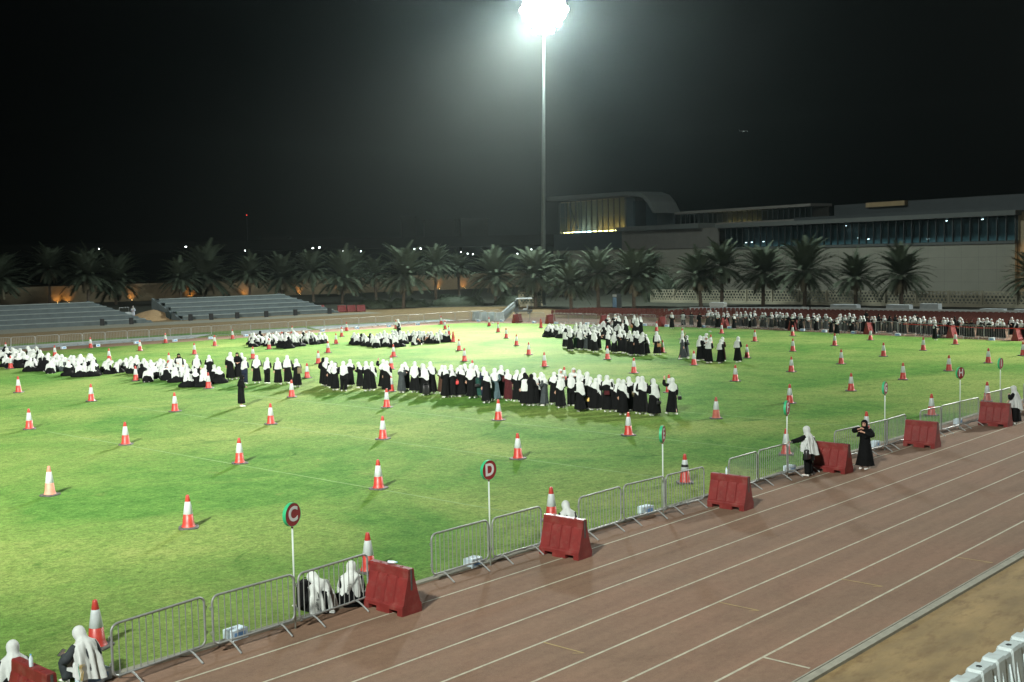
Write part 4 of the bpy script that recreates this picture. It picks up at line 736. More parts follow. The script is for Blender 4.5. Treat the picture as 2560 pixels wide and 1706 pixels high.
# ------------------------------------------------------------------ stepped terraces
TE = np.array((.9692, -.2464)); TN = np.array((.0, 1.0))
def tpt(o, s, d): q = np.array(o)+TE*s+TN*d; return (q[0], q[1])
def terrace(o, L, slope, label, leftwall):
    r = empty('stepped_terrace'); mb = MB(); n = 5; D = 1.32; H = .53
    for i in range(n):
        s1 = L-slope*i/n-.9; s0 = 0
        a, b, c, d = tpt(o, s0, i*D), tpt(o, s1, i*D), tpt(o, s1, (i+1)*D+.02), tpt(o, s0, (i+1)*D+.02); z = (i+1)*H; z0 = i*H if i else -.01
        mb.add([(*a, z0), (*b, z0), (*b, z), (*a, z)], [(0, 1, 2, 3)]); mb.add([(*a, z), (*b, z), (*c, z), (*d, z)], [(0, 1, 2, 3)])
        a2, b2, a3, b3 = tpt(o, s0, i*D-.05), tpt(o, s1, i*D-.05), tpt(o, s0, i*D+.10), tpt(o, s1, i*D+.10)
        nz = MB(); nz.add([(*a2, z-.08), (*b2, z-.08), (*b2, z+.004), (*a2, z+.004), (*b3, z+.004), (*a3, z+.004)], [(0, 1, 2, 3), (3, 2, 4, 5)]); nz.build('nosing', M['nosing'], r)
    a, b = tpt(o, 0, n*D), tpt(o, L-slope, n*D); mb.add([(*a, 0), (*b, 0), (*b, n*H), (*a, n*H)], [(3, 2, 1, 0)])
    mb.build('steps', M['concrete'], r)
    mb = MB(); m = 10                                         # finer stair flight along the sloping end
    for i in range(m):
        d0, d1, z = i*D/2, (i+1)*D/2+.02, (i+1)*H/2; f = i/m; s0 = L-slope*f-1.9; s1 = L-slope*f-.22
        A, B, Cc, Dd = tpt(o, s0, d0-.06), tpt(o, s1, d0-.06), tpt(o, s1, d1), tpt(o, s0, d1)
        mb.add([(*A, max(0, z-H)), (*B, max(0, z-H)), (*B, z+.012), (*A, z+.012)], [(0, 1, 2, 3)]); mb.add([(*A, z+.012), (*B, z+.012), (*Cc, z+.012), (*Dd, z+.012)], [(0, 1, 2, 3)])
    mb.build('stair_flight', M['concrete'], r)
    mb = MB(); P0, P1 = tpt(o, L, -.1), tpt(o, L-slope, n*D); Q0, Q1 = tpt(o, L-.26, -.1), tpt(o, L-slope-.26, n*D)
    z0, z1 = .06, n*H+.12
    mb.add([(*P0, -.01), (*P1, -.01), (*P1, z1), (*P0, z0), (*Q0, -.01), (*Q1, -.01), (*Q1, z1), (*Q0, z0)], [(0, 1, 2, 3), (4, 7, 6, 5), (3, 2, 6, 7), (0, 3, 7, 4), (1, 5, 6, 2)])
    mb.build('end_wall', M['concrete'], r)
    if leftwall:
        mb = MB(); A, B = tpt(o, -.3, -.1), tpt(o, -.3, n*D); C2, D2 = tpt(o, 1.6, -.1), tpt(o, 2.0, n*D)
        mb.add([(*A, -.01), (*B, -.01), (*B, n*H+.1), (*A, .06), (*tpt(o, .0, -.1), -.01), (*tpt(o, .0, n*D), -.01), (*tpt(o, .0, n*D), n*H+.1), (*tpt(o, .0, -.1), .06)], [(0, 3, 2, 1), (4, 5, 6, 7), (3, 7, 6, 2), (0, 4, 7, 3)])
        mb.build('side_wall', M['concrete'], r)
    return tag(r, label, 'terrace')
terrace((83.4, 131.2), 21.8, 4.4, 'grey concrete stepped terrace with six speakers along its foot, right one of two', True)
terrace((20.0, 145.4), 60.6, 4.4, 'grey concrete stepped terrace running out of the frame at left', False)
def make_speaker():
    r = empty('loudspeaker'); mb = MB(); mb.rings([[(-.24, -.2, 0), (.24, -.2, 0), (.19, .2, 0), (-.19, .2, 0)], [(-.24, -.2, .80), (.24, -.2, .80), (.19, .2, .80), (-.19, .2, .80)]], 0, True, True); mb.build('cabinet', M['speaker'], r)
    mb = MB(); mb.box(-.21, .21, -.212, -.203, .04, .76); mb.build('grille', M['speaker'], r)
    return r
SP = make_speaker()
for i, (x, y) in enumerate([(72.0, 130.6), (75.2, 129.5), (83.3, 129.3), (85.6, 128.2), (89.1, 127.6), (92.9, 126.6), (97.0, 125.8), (101.8, 124.6)]):
    o = place(SP, USED, (x, y, 0), -.25); tag(o, f'black loudspeaker at the foot of the stepped terraces, {ordw(i+1)} from the left', 'loudspeaker', 'loudspeakers at the foot of the terraces')
# bin, sand heap, cabinet with attendants
r = empty('wheelie_bin', (83.0, 133.6, 0), .4); mb = MB(); mb.rings([[(-.26, -.28, .08), (.26, -.28, .08), (.26, .28, .08), (-.26, .28, .08)], [(-.33, -.36, 1.0), (.33, -.36, 1.0), (.33, .36, 1.0), (-.33, .36, 1.0)]], 0, True, True); mb.build('bin_body', M['bin'], r)
mb = MB(); mb.rings([[(-.36, -.39, 1.0), (.36, -.39, 1.0), (.36, .40, 1.0), (-.36, .40, 1.0)], [(-.33, -.34, 1.09), (.33, -.34, 1.09), (.33, .36, 1.09), (-.33, .36, 1.09)]], 0, True, True); mb.build('lid', M['bin'], r)
mb = MB()
for s in (-1, 1): mb.tube([(s*.30, .30, .1), (s*.24, .30, .1)], .1, 12)
mb.build('wheels', M['rubber'], r); tag(r, 'dark green wheeled rubbish bin beside the heap of sand', 'bin')
mb = MB(); R = []
for k in range(9):
    t = k/8; rr = (1-t)**.8; R.append([(81.8+4.0*rr*math.cos(q)*(1+.10*math.sin(3*q+k))+.4*t, 136.0+3.0*rr*math.sin(q)*(1+.08*math.sin(5*q)), 1.35*t**.9) for q in [2*math.pi*j/28 for j in range(28)]])
mb.rings(R, 0, False, True); tag(mb.build('sand_heap', M['sandpile'], None, True), 'brown heap of sand between the two concrete terraces', 'sand heap')
r = empty('equipment_trolley', (81.4, 141.8, 0), .2); mb = MB(); mb.box(-.9, .9, -.4, .4, .25, .95); mb.build('cabinet', M['tentwhite'], r); mb = MB()
for s in (-1, 1): mb.tube([(s*.8, 0, .95), (s*.8, 0, 1.55)], .03, 6)
mb.tube([(-.8, 0, 1.55), (.8, 0, 1.55)], .03, 6); mb.build('rail', M['steel'], r); mb = MB()
for sx in (-.7, .7):
    for sy in (-.3, .3): mb.tube([(sx, sy-.04, .12), (sx, sy+.04, .12)], .12, 12)
mb.build('wheels', M['rubber'], r); tag(r, 'white equipment trolley with a rail between the terraces', 'trolley')
# ------------------------------------------------------------------ palms
def frond(mb, dirq, el, L, droop, rnd, mi=0, w=.5):
    P = []; x = 0.; z = 0.; a = el; n = 9
    for i in range(n+1): P.append((x, z)); x += math.cos(a)*L/n; z += math.sin(a)*L/n; a -= droop/n*(.5+i/n)
    cx, sx = math.cos(dirq), math.sin(dirq)
    W3 = lambda r, zz, s: (r*cx-s*sx, r*sx+s*cx, zz)
    for i in range(n):                                        # rachis
        r0, z0 = P[i]; r1, z1 = P[i+1]; t = .035*(1-i/n)+.008
        mb.add([W3(r0, z0, -t), W3(r0, z0, t), W3(r1, z1, t*.8), W3(r1, z1, -t*.8)], [(0, 1, 2, 3)], mi)
    m = 46
    for j in range(m):
        f = .14+.86*j/m; k = min(int(f*n), n-1); g = f*n-k; r0 = P[k][0]*(1-g)+P[k+1][0]*g; z0 = P[k][1]*(1-g)+P[k+1][1]*g
        dr, dz = P[k+1][0]-P[k][0], P[k+1][1]-P[k][1]; q = math.hypot(dr, dz); dr /= q; dz /= q
        ll = w*(.55+.9*math.sin(math.pi*min(1, f*1.02)**.8))*rnd.uniform(.8, 1.15); fw = .62*ll; out = .72*ll
        for s in (-1, 1):
            up = rnd.uniform(.05, .32)*ll*(1 if f < .8 else .4); b = .030+.016*(1-f)
            e = (r0+dr*fw-dz*up*.7, z0+dz*fw+dr*up-.10*ll, s*out)
            mb.add([W3(r0-dr*b, z0-dz*b, s*.01), W3(r0+dr*b, z0+dz*b, s*.01), W3(e[0], e[1], e[2])], [(0, 1, 2)], mi)
def make_palm(seed):
    rnd = random.Random(seed); r = empty('date_palm'); mb = MB(); N = 92
    for i in range(N):
        t = i/N; el = math.radians(88-112*t**.85+rnd.uniform(-12, 12)); frond(mb, i*2.39996+rnd.uniform(-.2, .2), el, rnd.uniform(3.1, 3.9)*(1-.12*abs(t-.4)), math.radians(rnd.uniform(44, 88)*(1.1-.62*t)), rnd)
    c = mb.build('crown', M['frond'], r)
    mb = MB()
    for i in range(12): frond(mb, i*2.39996+rnd.uniform(-.3, .3), math.radians(rnd.uniform(-70, -40)), rnd.uniform(1.2, 2.0), math.radians(rnd.uniform(10, 30)), rnd, 0, .3)
    mb.build('dry_fronds', M['dryfrond'], r)
    mb = MB(); R = []; n = 14; H = 5.0; K = 46
    for k in range(K+1):
        z = H*k/K; rr = .22-.03*z/H+.03*(k % 2)+(.10 if z > H-.7 else 0)+(.10*math.exp(-z*3)); R.append([(rr*math.cos(2*math.pi*(j+.5*(k % 2))/n)*(1+.08*math.sin(j*3+k)), rr*math.sin(2*math.pi*(j+.5*(k % 2))/n), z-H) for j in range(n)])
    mb.rings(R, 0, False, True); mb.build('trunk', M['trunk'], r)
    return r
PALMS = [make_palm(s) for s in (11, 23, 37, 51)]
PL = [(90.5, 198, 4.9, 4.6), (103.4, 191.7, 5.4, 4.2), (110.4, 195, 4.3, 4.5), (100.2, 199, 6.6, 3.8), (129.5, 195.4, 4.6, 5.6), (126, 176, 4.9, 3.3), (139, 184, 4.0, 4.3), (129.9, 163.5, 5.2, 3.4), (125.1, 149.4, 4.2, 3.8), (134.7, 152.5, 4.4, 2.7), (118.3, 127.4, 4.7, 3.75), (126.6, 129.3, 5.9, 2.7), (146.3, 143.9, 5.3, 2.6), (130.7, 120.9, 4.1, 3.6),
      (124.6, 107.6, 4.4, 3.4), (156, 129, 4.4, 3.1), (123.7, 100.5, 3.2, 2.6), (126.1, 97.8, 4.6, 3.1), (128.8, 93.8, 4.0, 3.6), (165, 117, 4.4, 3.1), (132.6, 86.0, 4.0, 3.3), (134.8, 83.8, 5.2, 3.3), (137.6, 79.2, 4.3, 3.5), (136.5, 72.6, 4.5, 3.6), (135.6, 65.4, 3.7, 2.7), (139.2, 61.2, 3.9, 3.2), (138.0, 45.2, 3.5, 2.9), (151, 176, 5.0, 3.3), (113, 178, 4.4, 3.3), (84, 206, 4.2, 4.0)]
for i, (x, y, zc, R) in enumerate(sorted(PL, key=lambda q: scr(q[0], q[1]))):
    s = R/3.65*1.46; o = place(PALMS[(i*3) % 4], USED, (x, y, zc), rng.uniform(0, 6.28), (s, s, s*rng.uniform(.92, 1.12)))
    o.rotation_euler = (rng.gauss(0, .045), rng.gauss(0, .045), o.rotation_euler[2])
    for ch in o.children:
        if ch.name.startswith('trunk'): ch.scale = (1/s*1.0, 1/s*1.0, (zc+.15)/(5.0*o.scale[2]))
    tag(o, f'date palm behind the field, {ordw(i+1)} palm from the left', 'palm tree', 'date palms in the row behind the field')
# ------------------------------------------------------------------ hedges and a shrub
def leaf_clump(mb, fn, n, rnd, s=.09):
    for _ in range(n):
        p = fn(); a, b = rnd.uniform(0, 6.28), rnd.uniform(-.6, 1.2); d = np.array((math.cos(a)*math.cos(b), math.sin(a)*math.cos(b), math.sin(b))); e = np.cross(d, (0, 0, 1.)); e /= np.linalg.norm(e)+1e-6; l = s*rnd.uniform(.6, 1.5)
        mb.add([p-e*l*.5, p+d*l, p+e*l*.5, p-d*l*.4], [(0, 1, 2, 3)])
def hedge(x, y, ang, L, D, H, seed, label, grp='low hedges under the palms'):
    rnd = random.Random(seed); mb = MB(); c, s = math.cos(ang), math.sin(ang)
    def fn():
        a, b = rnd.uniform(0, 6.28), rnd.uniform(-.1, 1.5); u = math.copysign(abs(math.cos(a)*math.cos(b))**.6, math.cos(a)); v = math.sin(a)*math.cos(b); w = math.sin(b) if b > 0 else 0
        k = 1+.10*math.sin(u*5+seed)+.08*math.sin(u*11)-rnd.random()**2*.25
        return np.array((x+(u*L*c-v*D*s)*k, y+(u*L*s+v*D*c)*k, max(.02, H*w*k)))
    R = []
    for j in range(7):
        t = j/6*1.5; R.append([(x+(math.copysign(abs(math.cos(q)*math.cos(t))**.6, math.cos(q))*L*c-math.sin(q)*math.cos(t)*D*s)*.88, y+(math.copysign(abs(math.cos(q)*math.cos(t))**.6, math.cos(q))*L*s+math.sin(q)*math.cos(t)*D*c)*.88, H*.88*math.sin(t)) for q in [2*math.pi*k/20 for k in range(20)]])
    mb.rings(R, 0, False, True); leaf_clump(mb, fn, 2600, rnd, .11); return tag(mb.build('hedge', M['leaf']), label, 'hedge', grp)
hedge(115.0, 130.6, -.9, 3.0, 1.6, 1.35, 1, 'trimmed grey green hedge beside the red barriers under the palms')
hedge(120.0, 129.0, -.75, 3.6, 1.6, 1.25, 2, 'grey green hedge behind the palm trunk, second from the left')
hedge(126.0, 124.4, -.75, 4.2, 1.8, 1.55, 3, 'long dark hedge under the palms at the middle')
hedge(131.0, 117.0, -.9, 3.4, 1.6, 1.5, 4, 'dark hedge just left of the golf cart')
hedge(112.5, 131.5, -.5, 1.8, .9, .5, 5, 'low flower bed strip of white blossoms under the hedge')
hedge(146.0, 101.0, .3, 2.6, 2.4, 4.6, 6, 'round dark tree behind the palms before the stone wall', None)
# ------------------------------------------------------------------ lattice screen wall
r = empty('lattice_wall'); LA = np.array((143.0, 101.0)); LB = np.array((140.9, 44.0)); LD = (LB-LA)/np.linalg.norm(LB-LA); LN = np.array((-LD[1], LD[0])); LT = np.linalg.norm(LB-LA); npan = 14; pw = LT/npan
def lattice_mesh(w, h):
    mb = MB(); t = .05
    for a, b, c, d in ((0, w, 0, .10), (0, w, h-.12, h), (0, .07, 0, h), (w-.07, w, 0, h)): mb.box(a, b, -t, t, c, d)
    rr = .21; dx = .46; dz = .40
    for j in range(int((h-.1)/dz)+1):
        for i in range(int(w/dx)+1):
            cx = .12+i*dx+(dx/2 if j % 2 else 0); cz = .10+j*dz
            if cx > w-.05 or cz > h-.05: continue
            n = 8 if (i+j) % 3 else 6; A = []; B = []
            for ro in (rr+.045, rr-.035 if (i+2*j) % 3 else rr-.06):
                for yy in (-t*.8, t*.8): A.append([(min(w, max(0, cx+ro*math.cos(2*math.pi*(k+.5)/n))), yy, min(h, max(0, cz+ro*math.sin(2*math.pi*(k+.5)/n)))) for k in range(n)])
            mb.rings([A[1], A[0], A[2], A[3], A[1]])
    return mb.mesh('lattice_panel')
LM = lattice_mesh(pw-.22, 1.55)
for i in range(npan):
    q = LA+LD*pw*i; o = mkobj('lattice_panel', LM, [M['lattice']], r); o.location = (q[0]+LD[0]*.2, q[1]+LD[1]*.2, .34); o.rotation_euler = (0, 0, math.atan2(LD[1], LD[0]))
    mb = MB(); mb.obox(q, LD, LN, .10, .11, 0, 1.98); mb.build('post', M['lattice'], r)
mb = MB(); mb.obox((LA+LB)/2, LD, LN, LT/2, .13, 0, .335); mb.build('plinth', M['lattice'], r)
tag(r, 'long cream lattice screen wall of starry openings behind the chairs', 'screen wall')
r = empty('lattice_wall', (126.8, 112.6, .3), -.85); o = mkobj('lattice_panel', lattice_mesh(3.3, 1.75), [M['lattice']], r); mb = MB(); mb.box(-.12, .12, -.1, .1, -.3, 2.0); mb.build('post', M['lattice'], r); mb = MB(); mb.box(0, 3.4, -.1, .1, -.3, 0); mb.build('plinth', M['lattice'], r)
tag(r, 'short cream lattice screen standing behind the golf cart', 'screen wall')
# ------------------------------------------------------------------ the long building with the glass box
BA = np.array((174.9, 59.9)); BE = np.array((.27, .963)); BE /= np.linalg.norm(BE); BN = np.array((BE[1], -BE[0]))
def fb(mb, s0, s1, w0, w1, z0, z1, mi=0):
    V = []
    for z in (z0, z1):
        for w in (w0, w1):
            for s in (s0, s1): q = BA+BE*s+BN*w; V.append((q[0], q[1], z))
    mb.add(V, [(0, 2, 3, 1), (4, 5, 7, 6), (0, 1, 5, 4), (2, 6, 7, 3), (0, 4, 6, 2), (1, 3, 7, 5)], mi)
def fp(s, w, z): q = BA+BE*s+BN*w; return (q[0], q[1], z)
bd = empty('long_building')
def part(name, m, boxes, parent=None):
    mb = MB()
    for b in boxes: fb(mb, *b)
    return mb.build(name, M[m], parent or bd)
part('stone_wall', 'stone', [(0, 62, 0, .5, -.01, 7.5), (62.01, 92, .3, .8, -.01, 7.9), (92.01, 118, .6, 1.1, -.01, 8.1)])
mb = MB()                                                     # thin joints between the cladding slabs, cut as dark strips standing 3 mm proud
for k in range(1, 21): fb(mb, k*3.0-.012, k*3.0+.012, -.003, .001, .3, 7.4)
for z in (1.9, 3.75, 5.6): fb(mb, .1, 62, -.0035, .0005, z-.012, z+.012)
mb.build('cladding_joints', M['brownwall'], bd)
part('wall_return', 'warmwall', [(-6.5, -.02, .6, 1.1, -.01, 12.0), (-.5, -.01, 1.11, 20, -.01, 11.2)])
part('sill_band', 'slab', [(-.1, 60.5, -.25, .6, 7.52, 7.92)])
part('roof_edge', 'slab', [(-.6, 62.2, -.9, 3.0, 11.55, 12.25)])
part('sloping_roof', 'roofdark', [(-4, 46, 3.05, 22, 12.2, 12.9), (-2, 43, 10, 30, 12.91, 15.0)])
part('roof_fin', 'finbrown', [(27, 35.2, 9.2, 9.98, 14.25, 15.05)])
part('parapet_slab', 'slab', [(66.4, 92.2, -1.2, 3, 11.75, 12.7)])
part('brown_panel', 'brownwall', [(62.3, 91.8, .0, .29, 7.95, 11.74)]); part('dark_panel', 'darkpanel', [(92, 117.2, .2, .55, 8.15, 11.9)])
# ribbon window: dark interior, mullions, panes
rib = part('ribbon_room', 'darkmetal', [(0, 60.4, 5.0, 5.2, 7.9, 11.6), (0, 60.4, .5, 5.0, 7.93, 7.96), (0, 60.4, .5, 5.0, 11.5, 11.54), (60.3, 60.5, .5, 5, 7.96, 11.5), (-.01, .15, .5, 5, 7.96, 11.5)])
part('room_wall', 'paving', [(.2, 60.2, 4.6, 4.98, 7.97, 11.4)], rib)
for bx in [(k*1.51-.06, k*1.51+.06, -.05, .25, 7.93, 11.54) for k in range(41)]: part('mullion', 'darkmetal', [bx], rib)
for k in range(40): part('window_pane', 'glass', [(k*1.51+.07, k*1.51+1.44, .08, .10, 7.96, 11.50)], rib)
mbl = MB()
for s, z, w in ((57.0, 8.75, 2), (55.5, 8.8, 2), (52.5, 8.85, 2), (30.6, 9.0, 2.2), (28.8, 8.75, 2.5), (13.6, 11.2, 2.5), (7.2, 11.2, 2.5), (1.2, 11.25, 2.5), (17.0, 8.5, 2.5), (34.3, 11.1, 3.2)):
    R = [[tuple(np.array(fp(s+.22*math.cos(q)*rr, w+.10*math.sin(q)*rr, z))+np.array((0, 0, .09*math.sin(q)*rr*.6+dz))) for q in [2*math.pi*k/12 for k in range(12)]] for rr, dz in ((.2, -.04), (1, 0), (.2, .04))]
    mbl.rings(R, 0, True, True)
mbl.build('ceiling_lamps', M['ceilon'], rib)
# upper gallery windows
gal = part('upper_gallery', 'brownwall', [(44, 79, 9.5, 9.8, 12.3, 15.0), (44, 80, 5.0, 5.3, 12.3, 12.75), (43.5, 80.5, 4.6, 10, 14.85, 15.35)])
for bx in [(44+k*1.35-.07, 44+k*1.35+.07, 5.2, 5.4, 12.75, 14.85) for k in range(27)]: part('mullion', 'darkmetal', [bx], gal)
for k in range(26): part('gallery_pane', 'glass', [(44+k*1.35+.08, 44+k*1.35+1.27, 5.28, 5.30, 12.78, 14.82)], gal)
part('gallery_lamps', 'warmon', [(61.5+k*1.35, 62.2+k*1.35, 8.9, 9.0, 12.35, 12.42) for k in range(7)], gal)
# glass box
gb = part('glass_room', 'warmwall', [(90.6, 114.2, 1.9, 2.1, 12.0, 18.8), (90.6, 114.2, .3, 1.9, 11.95, 12.02), (90.5, 114.3, .3, 1.9, 18.75, 18.85)])
part('end_post', 'darkpanel', [(89.9, 90.59, -.1, 2.1, 12, 18.8)], gb); part('end_post', 'darkpanel', [(114.21, 114.6, -.1, 2.1, 12, 18.8)], gb)
for bx in [(90.6+k*1.967-.07, 90.6+k*1.967+.07, -.05, .22, 12.0, 18.8) for k in range(13)]+[(90.6, 114.2, -.02, .14, 15.33, 15.43)]: part('mullion', 'darkmetal', [bx], gb)
for k in range(12): part('glass_pane', 'glass', [(90.6+k*1.967+.08, 90.6+(k+1)*1.967-.08, .05, .07, 12.03, 18.75)], gb)
part('warm_strips', 'warmon', [(91.0, 92.4, .9, 1.15, 12.45, 12.55)]+[(93.2+k*1.97, 94.7+k*1.97, .5, .75, 12.05, 12.17) for k in range(5)]+[(110+k*1.97, 111.6+k*1.97, .5, .75, 12.05, 12.17) for k in range(2)], gb)
part('cool_strips', 'coolon', [(103.3+k*2.2, 105+k*2.2, .5, .75, 12.05, 12.17) for k in range(3)], gb)
mb = MB()
for a, b in (((112.2, 1.5, 12.1), (112.6, 1.5, 18.6)), ((109.0, 1.5, 12.1), (109.0, 1.5, 18.6)), ((112.2, 1.4, 17.8), (109.2, 1.4, 12.3)), ((110.0, 1.3, 16.4), (111.8, 1.3, 12.4))): mb.tube([fp(*a), fp(*b)], .11, 8)
mb.build('steel_braces', M['slab'], gb)
mb = MB(); P = [(118.6, 20.35), (89.5, 19.95), (86.0, 19.75), (83.4, 19.0), (81.6, 17.5), (80.0, 15.2)]; Q = [(118.6, 19.45), (90.0, 19.15), (86.3, 18.95), (84.0, 18.35), (82.3, 17.0), (80.8, 15.2)]
for (a, b), (c, d) in zip(zip(P, P[1:]), zip(Q, Q[1:])):
    V = [fp(*t) for w in (-.6, 6.0) for t in ((a[0], w, a[1]), (b[0], w, b[1]), (d[0], w, d[1]), (c[0], w, c[1]))]
    mb.add(V, [(0, 1, 2, 3), (7, 6, 5, 4), (0, 4, 5, 1), (3, 2, 6, 7)])
mb.build('curved_roof', M['slab'], bd)
part('curved_end_glazing', 'glass', [(82.2, 90.4, 1.6, 1.64, 12.7, 18.0)]); part('end_room_wall', 'darkpanel', [(81.5, 90.55, 5.5, 5.8, 12.7, 17.6)])
tag(bd, 'long stone clad building with ribbon windows and a glowing glass box', 'building')
ld = bpy.data.lights.new('wall_lamp', 'SPOT'); ld.energy = 900; ld.color = (1., .62, .25); ld.spot_size = 1.9; ld.spot_blend = .9; ld.shadow_soft_size = .2; lo = bpy.data.objects.new('wall_lamp', ld); COL.objects.link(lo); lo.location = fp(-3.2, -1.6, 9.0); lo.rotation_euler = (Vector(fp(-3.2, .6, 6))-lo.location).to_track_quat('-Z', 'Y').to_euler()
# ------------------------------------------------------------------ boundary wall with warm uplights
WA = np.array((52.0, 232.0)); WBv = np.array((232.0, 172.0)); WD = (WBv-WA)/np.linalg.norm(WBv-WA); WN = np.array((WD[1], -WD[0]))
r = empty('boundary_wall'); mb = MB(); L = np.linalg.norm(WBv-WA); mb.obox((WA+WBv)/2, WD, WN, L/2, .15, -.01, 3.2); mb.build('wall_panel', M['warmwall'], r); mb = MB(); mb.obox((WA+WBv)/2, WD, WN, L/2, .22, 3.2, 3.35); mb.build('coping', M['warmwall'], r)
tag(r, 'long sand coloured wall behind the palms lit by orange uplights', 'wall')
UPL = []
for px in (147, 174, 332, 479, 615, 749, 852, 1097, 1160):
    t = (px-1280)/FPX; d = Vector((Fw.x+Rw.x*t, Fw.y+Rw.y*t)); A = np.array(((d.x, -WD[0]), (d.y, -WD[1]))); s = np.linalg.solve(A, WA)[1]; UPL.append(s)
for i, s in enumerate(UPL):
    q = WA+WD*s+WN*1.1; r = empty('wall_uplight', (q[0], q[1], 0)); mb = MB(); mb.lathe([(.16, 0), (.16, .22), (.12, .26)], 10); mb.build('housing', M['darkmetal'], r); mb = MB(); mb.add([(.11*math.cos(2*math.pi*k/10), .11*math.sin(2*math.pi*k/10), .263) for k in range(10)], [tuple(range(10))]); mb.build('lens', M['warmon'], r)
    ld = bpy.data.lights.new('uplight_lamp', 'SPOT'); ld.energy = 130; ld.color = (1., .45, .10); ld.spot_size = 1.75; ld.spot_blend = .8; ld.shadow_soft_size = .1; lo = bpy.data.objects.new('uplight_lamp', ld); COL.objects.link(lo); lo.parent = r; lo.location = (0, 0, .3)
    dv = Vector((-WN[0]*1.0, -WN[1]*1.0, 1.1)); lo.rotation_euler = dv.to_track_quat('-Z', 'Y').to_euler()
    tag(r, f'warm uplight below the sand coloured wall, {ordw(i+1)} from the left', 'wall light', 'warm uplights along the boundary wall')
# ------------------------------------------------------------------ street lamps, far roofs, beacon, aircraft
def make_street():
    r = empty('street_lamp'); mb = MB(); mb.tube([(0, 0, 0), (0, 0, 9.4), (.3, 0, 9.8), (1.0, 0, 9.95)], [.10, .05, .05, .04], 8); mb.build('pole', M['darkmetal'], r)
    mb = MB(); mb.box(.8, 1.7, -.16, .16, 9.93, 10.05); mb.build('lamp_head', M['mast'], r); mb = MB(); R = [[(1.25+a*math.cos(q), b*math.sin(q), z) for q in [2*math.pi*k/12 for k in range(12)]] for a, b, z in ((.15, .08, 9.70), (.40, .20, 9.80), (.44, .22, 9.92))]; mb.rings(R, 0, True, True); mb.build('lit_bowl', M['streeton'], r)
    return r
SLP = make_street()
for i, (x, y, z) in enumerate([(169.4, 306.8, 11.6), (185.5, 289., 11.7), (196.6, 276.5, 10.3), (209.2, 262.5, 10.6), (210.4, 261.2, 10.7), (214.8, 256.1, 9.5), (218.2, 252.4, 9.4), (228.1, 241.4, 9.7), (229.2, 240.2, 9.8), (236.8, 231.7, 8.6), (237.9, 230.3, 8.1), (238.9, 229.2, 7.9), (249.9, 217.1, 8.9), (247.2, 220., 7.8)]):
    big = i in (0, 1, 4, 8, 3, 7); s = .6 if big else .36
    o = place(SLP, USED, (x-1.1*s, y, 0), rng.uniform(-.4, .4), (s, s, z/9.9)); tag(o, f'lit street lamp far beyond the palms, {ordw(i+1)} from the left', 'street lamp', 'lit street lamps beyond the palms')
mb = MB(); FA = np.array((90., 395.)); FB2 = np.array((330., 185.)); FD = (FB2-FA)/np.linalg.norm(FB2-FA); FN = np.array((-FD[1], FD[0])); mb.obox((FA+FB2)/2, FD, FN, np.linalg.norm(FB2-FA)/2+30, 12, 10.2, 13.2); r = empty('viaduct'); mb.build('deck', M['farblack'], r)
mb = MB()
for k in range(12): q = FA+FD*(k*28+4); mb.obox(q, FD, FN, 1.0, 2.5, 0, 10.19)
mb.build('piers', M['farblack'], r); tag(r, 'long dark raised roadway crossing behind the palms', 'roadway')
for i, (px, w, h, d) in enumerate(((1028, 7, 20.0, 390), (1105, 16, 19.0, 395), (1190, 14, 19, 392), (700, 14, 14.5, 398))):
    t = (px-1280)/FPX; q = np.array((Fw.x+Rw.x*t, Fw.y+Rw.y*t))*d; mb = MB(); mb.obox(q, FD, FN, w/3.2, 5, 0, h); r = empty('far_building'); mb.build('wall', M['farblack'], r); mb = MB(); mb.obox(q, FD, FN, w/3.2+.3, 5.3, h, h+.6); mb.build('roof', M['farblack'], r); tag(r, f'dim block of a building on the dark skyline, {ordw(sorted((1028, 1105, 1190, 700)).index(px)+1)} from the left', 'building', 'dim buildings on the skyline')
mb = MB(); mb.tube([(239.4, 335.1, 0), (239.4, 335.1, 22.6)], .06, 6); o = mb.build('beacon_mast', M['darkmetal']); mb = MB(); mb.ell((239.4, 335.1, 22.8), (.13, .13, .13)); mb.build('beacon_lamp', M['redon'], o); tag(o, 'thin dark mast with a tiny red beacon above the palms', 'beacon')
# aircraft far off over the field
q = Vector((Fw.x+Rw.x*.1957+Uw.x*.1777, Fw.y+Rw.y*.1957+Uw.y*.1777, Fw.z+Rw.z*.1957+Uw.z*.1777))*3200; r = empty('aircraft', (q.x, q.y, q.z+CAM_H), -.83)
mb = MB(); mb.tube([(-11, 0, 0), (-9, 0, .3), (9, 0, .3), (12, 0, 0)], [.3, 1.6, 1.6, .4], 10); mb.build('fuselage', M['slab'], r); mb = MB(); mb.add([(3, 0, 0), (-3, 0, 0), (-6, 14, .8), (-4, 14, .8)], [(0, 1, 2, 3)]); mb.add([(3, 0, 0), (-3, 0, 0), (-6, -14, .8), (-4, -14, .8)], [(0, 1, 2, 3)]); mb.build('wings', M['slab'], r); mb = MB(); mb.add([(-8, -.1, 1), (-11, -.1, 5), (-12.5, -.1, 5), (-11, -.1, .8)], [(0, 1, 2, 3)]); mb.build('tail', M['slab'], r)
for nm, p, s in (('nose_light', (11, 0, -.5), .9), ('wing_light', (1, -3, -1.), 1.2), ('wing_light', (-2, 2, -1.), .9), ('tail_light', (-10, 0, .6), .7)): mb = MB(); mb.ell(p, (s, s, s), 8, 6); mb.build(nm, M['planeon'], r)
tag(r, 'distant aircraft with small white lights in the black sky', 'aircraft')
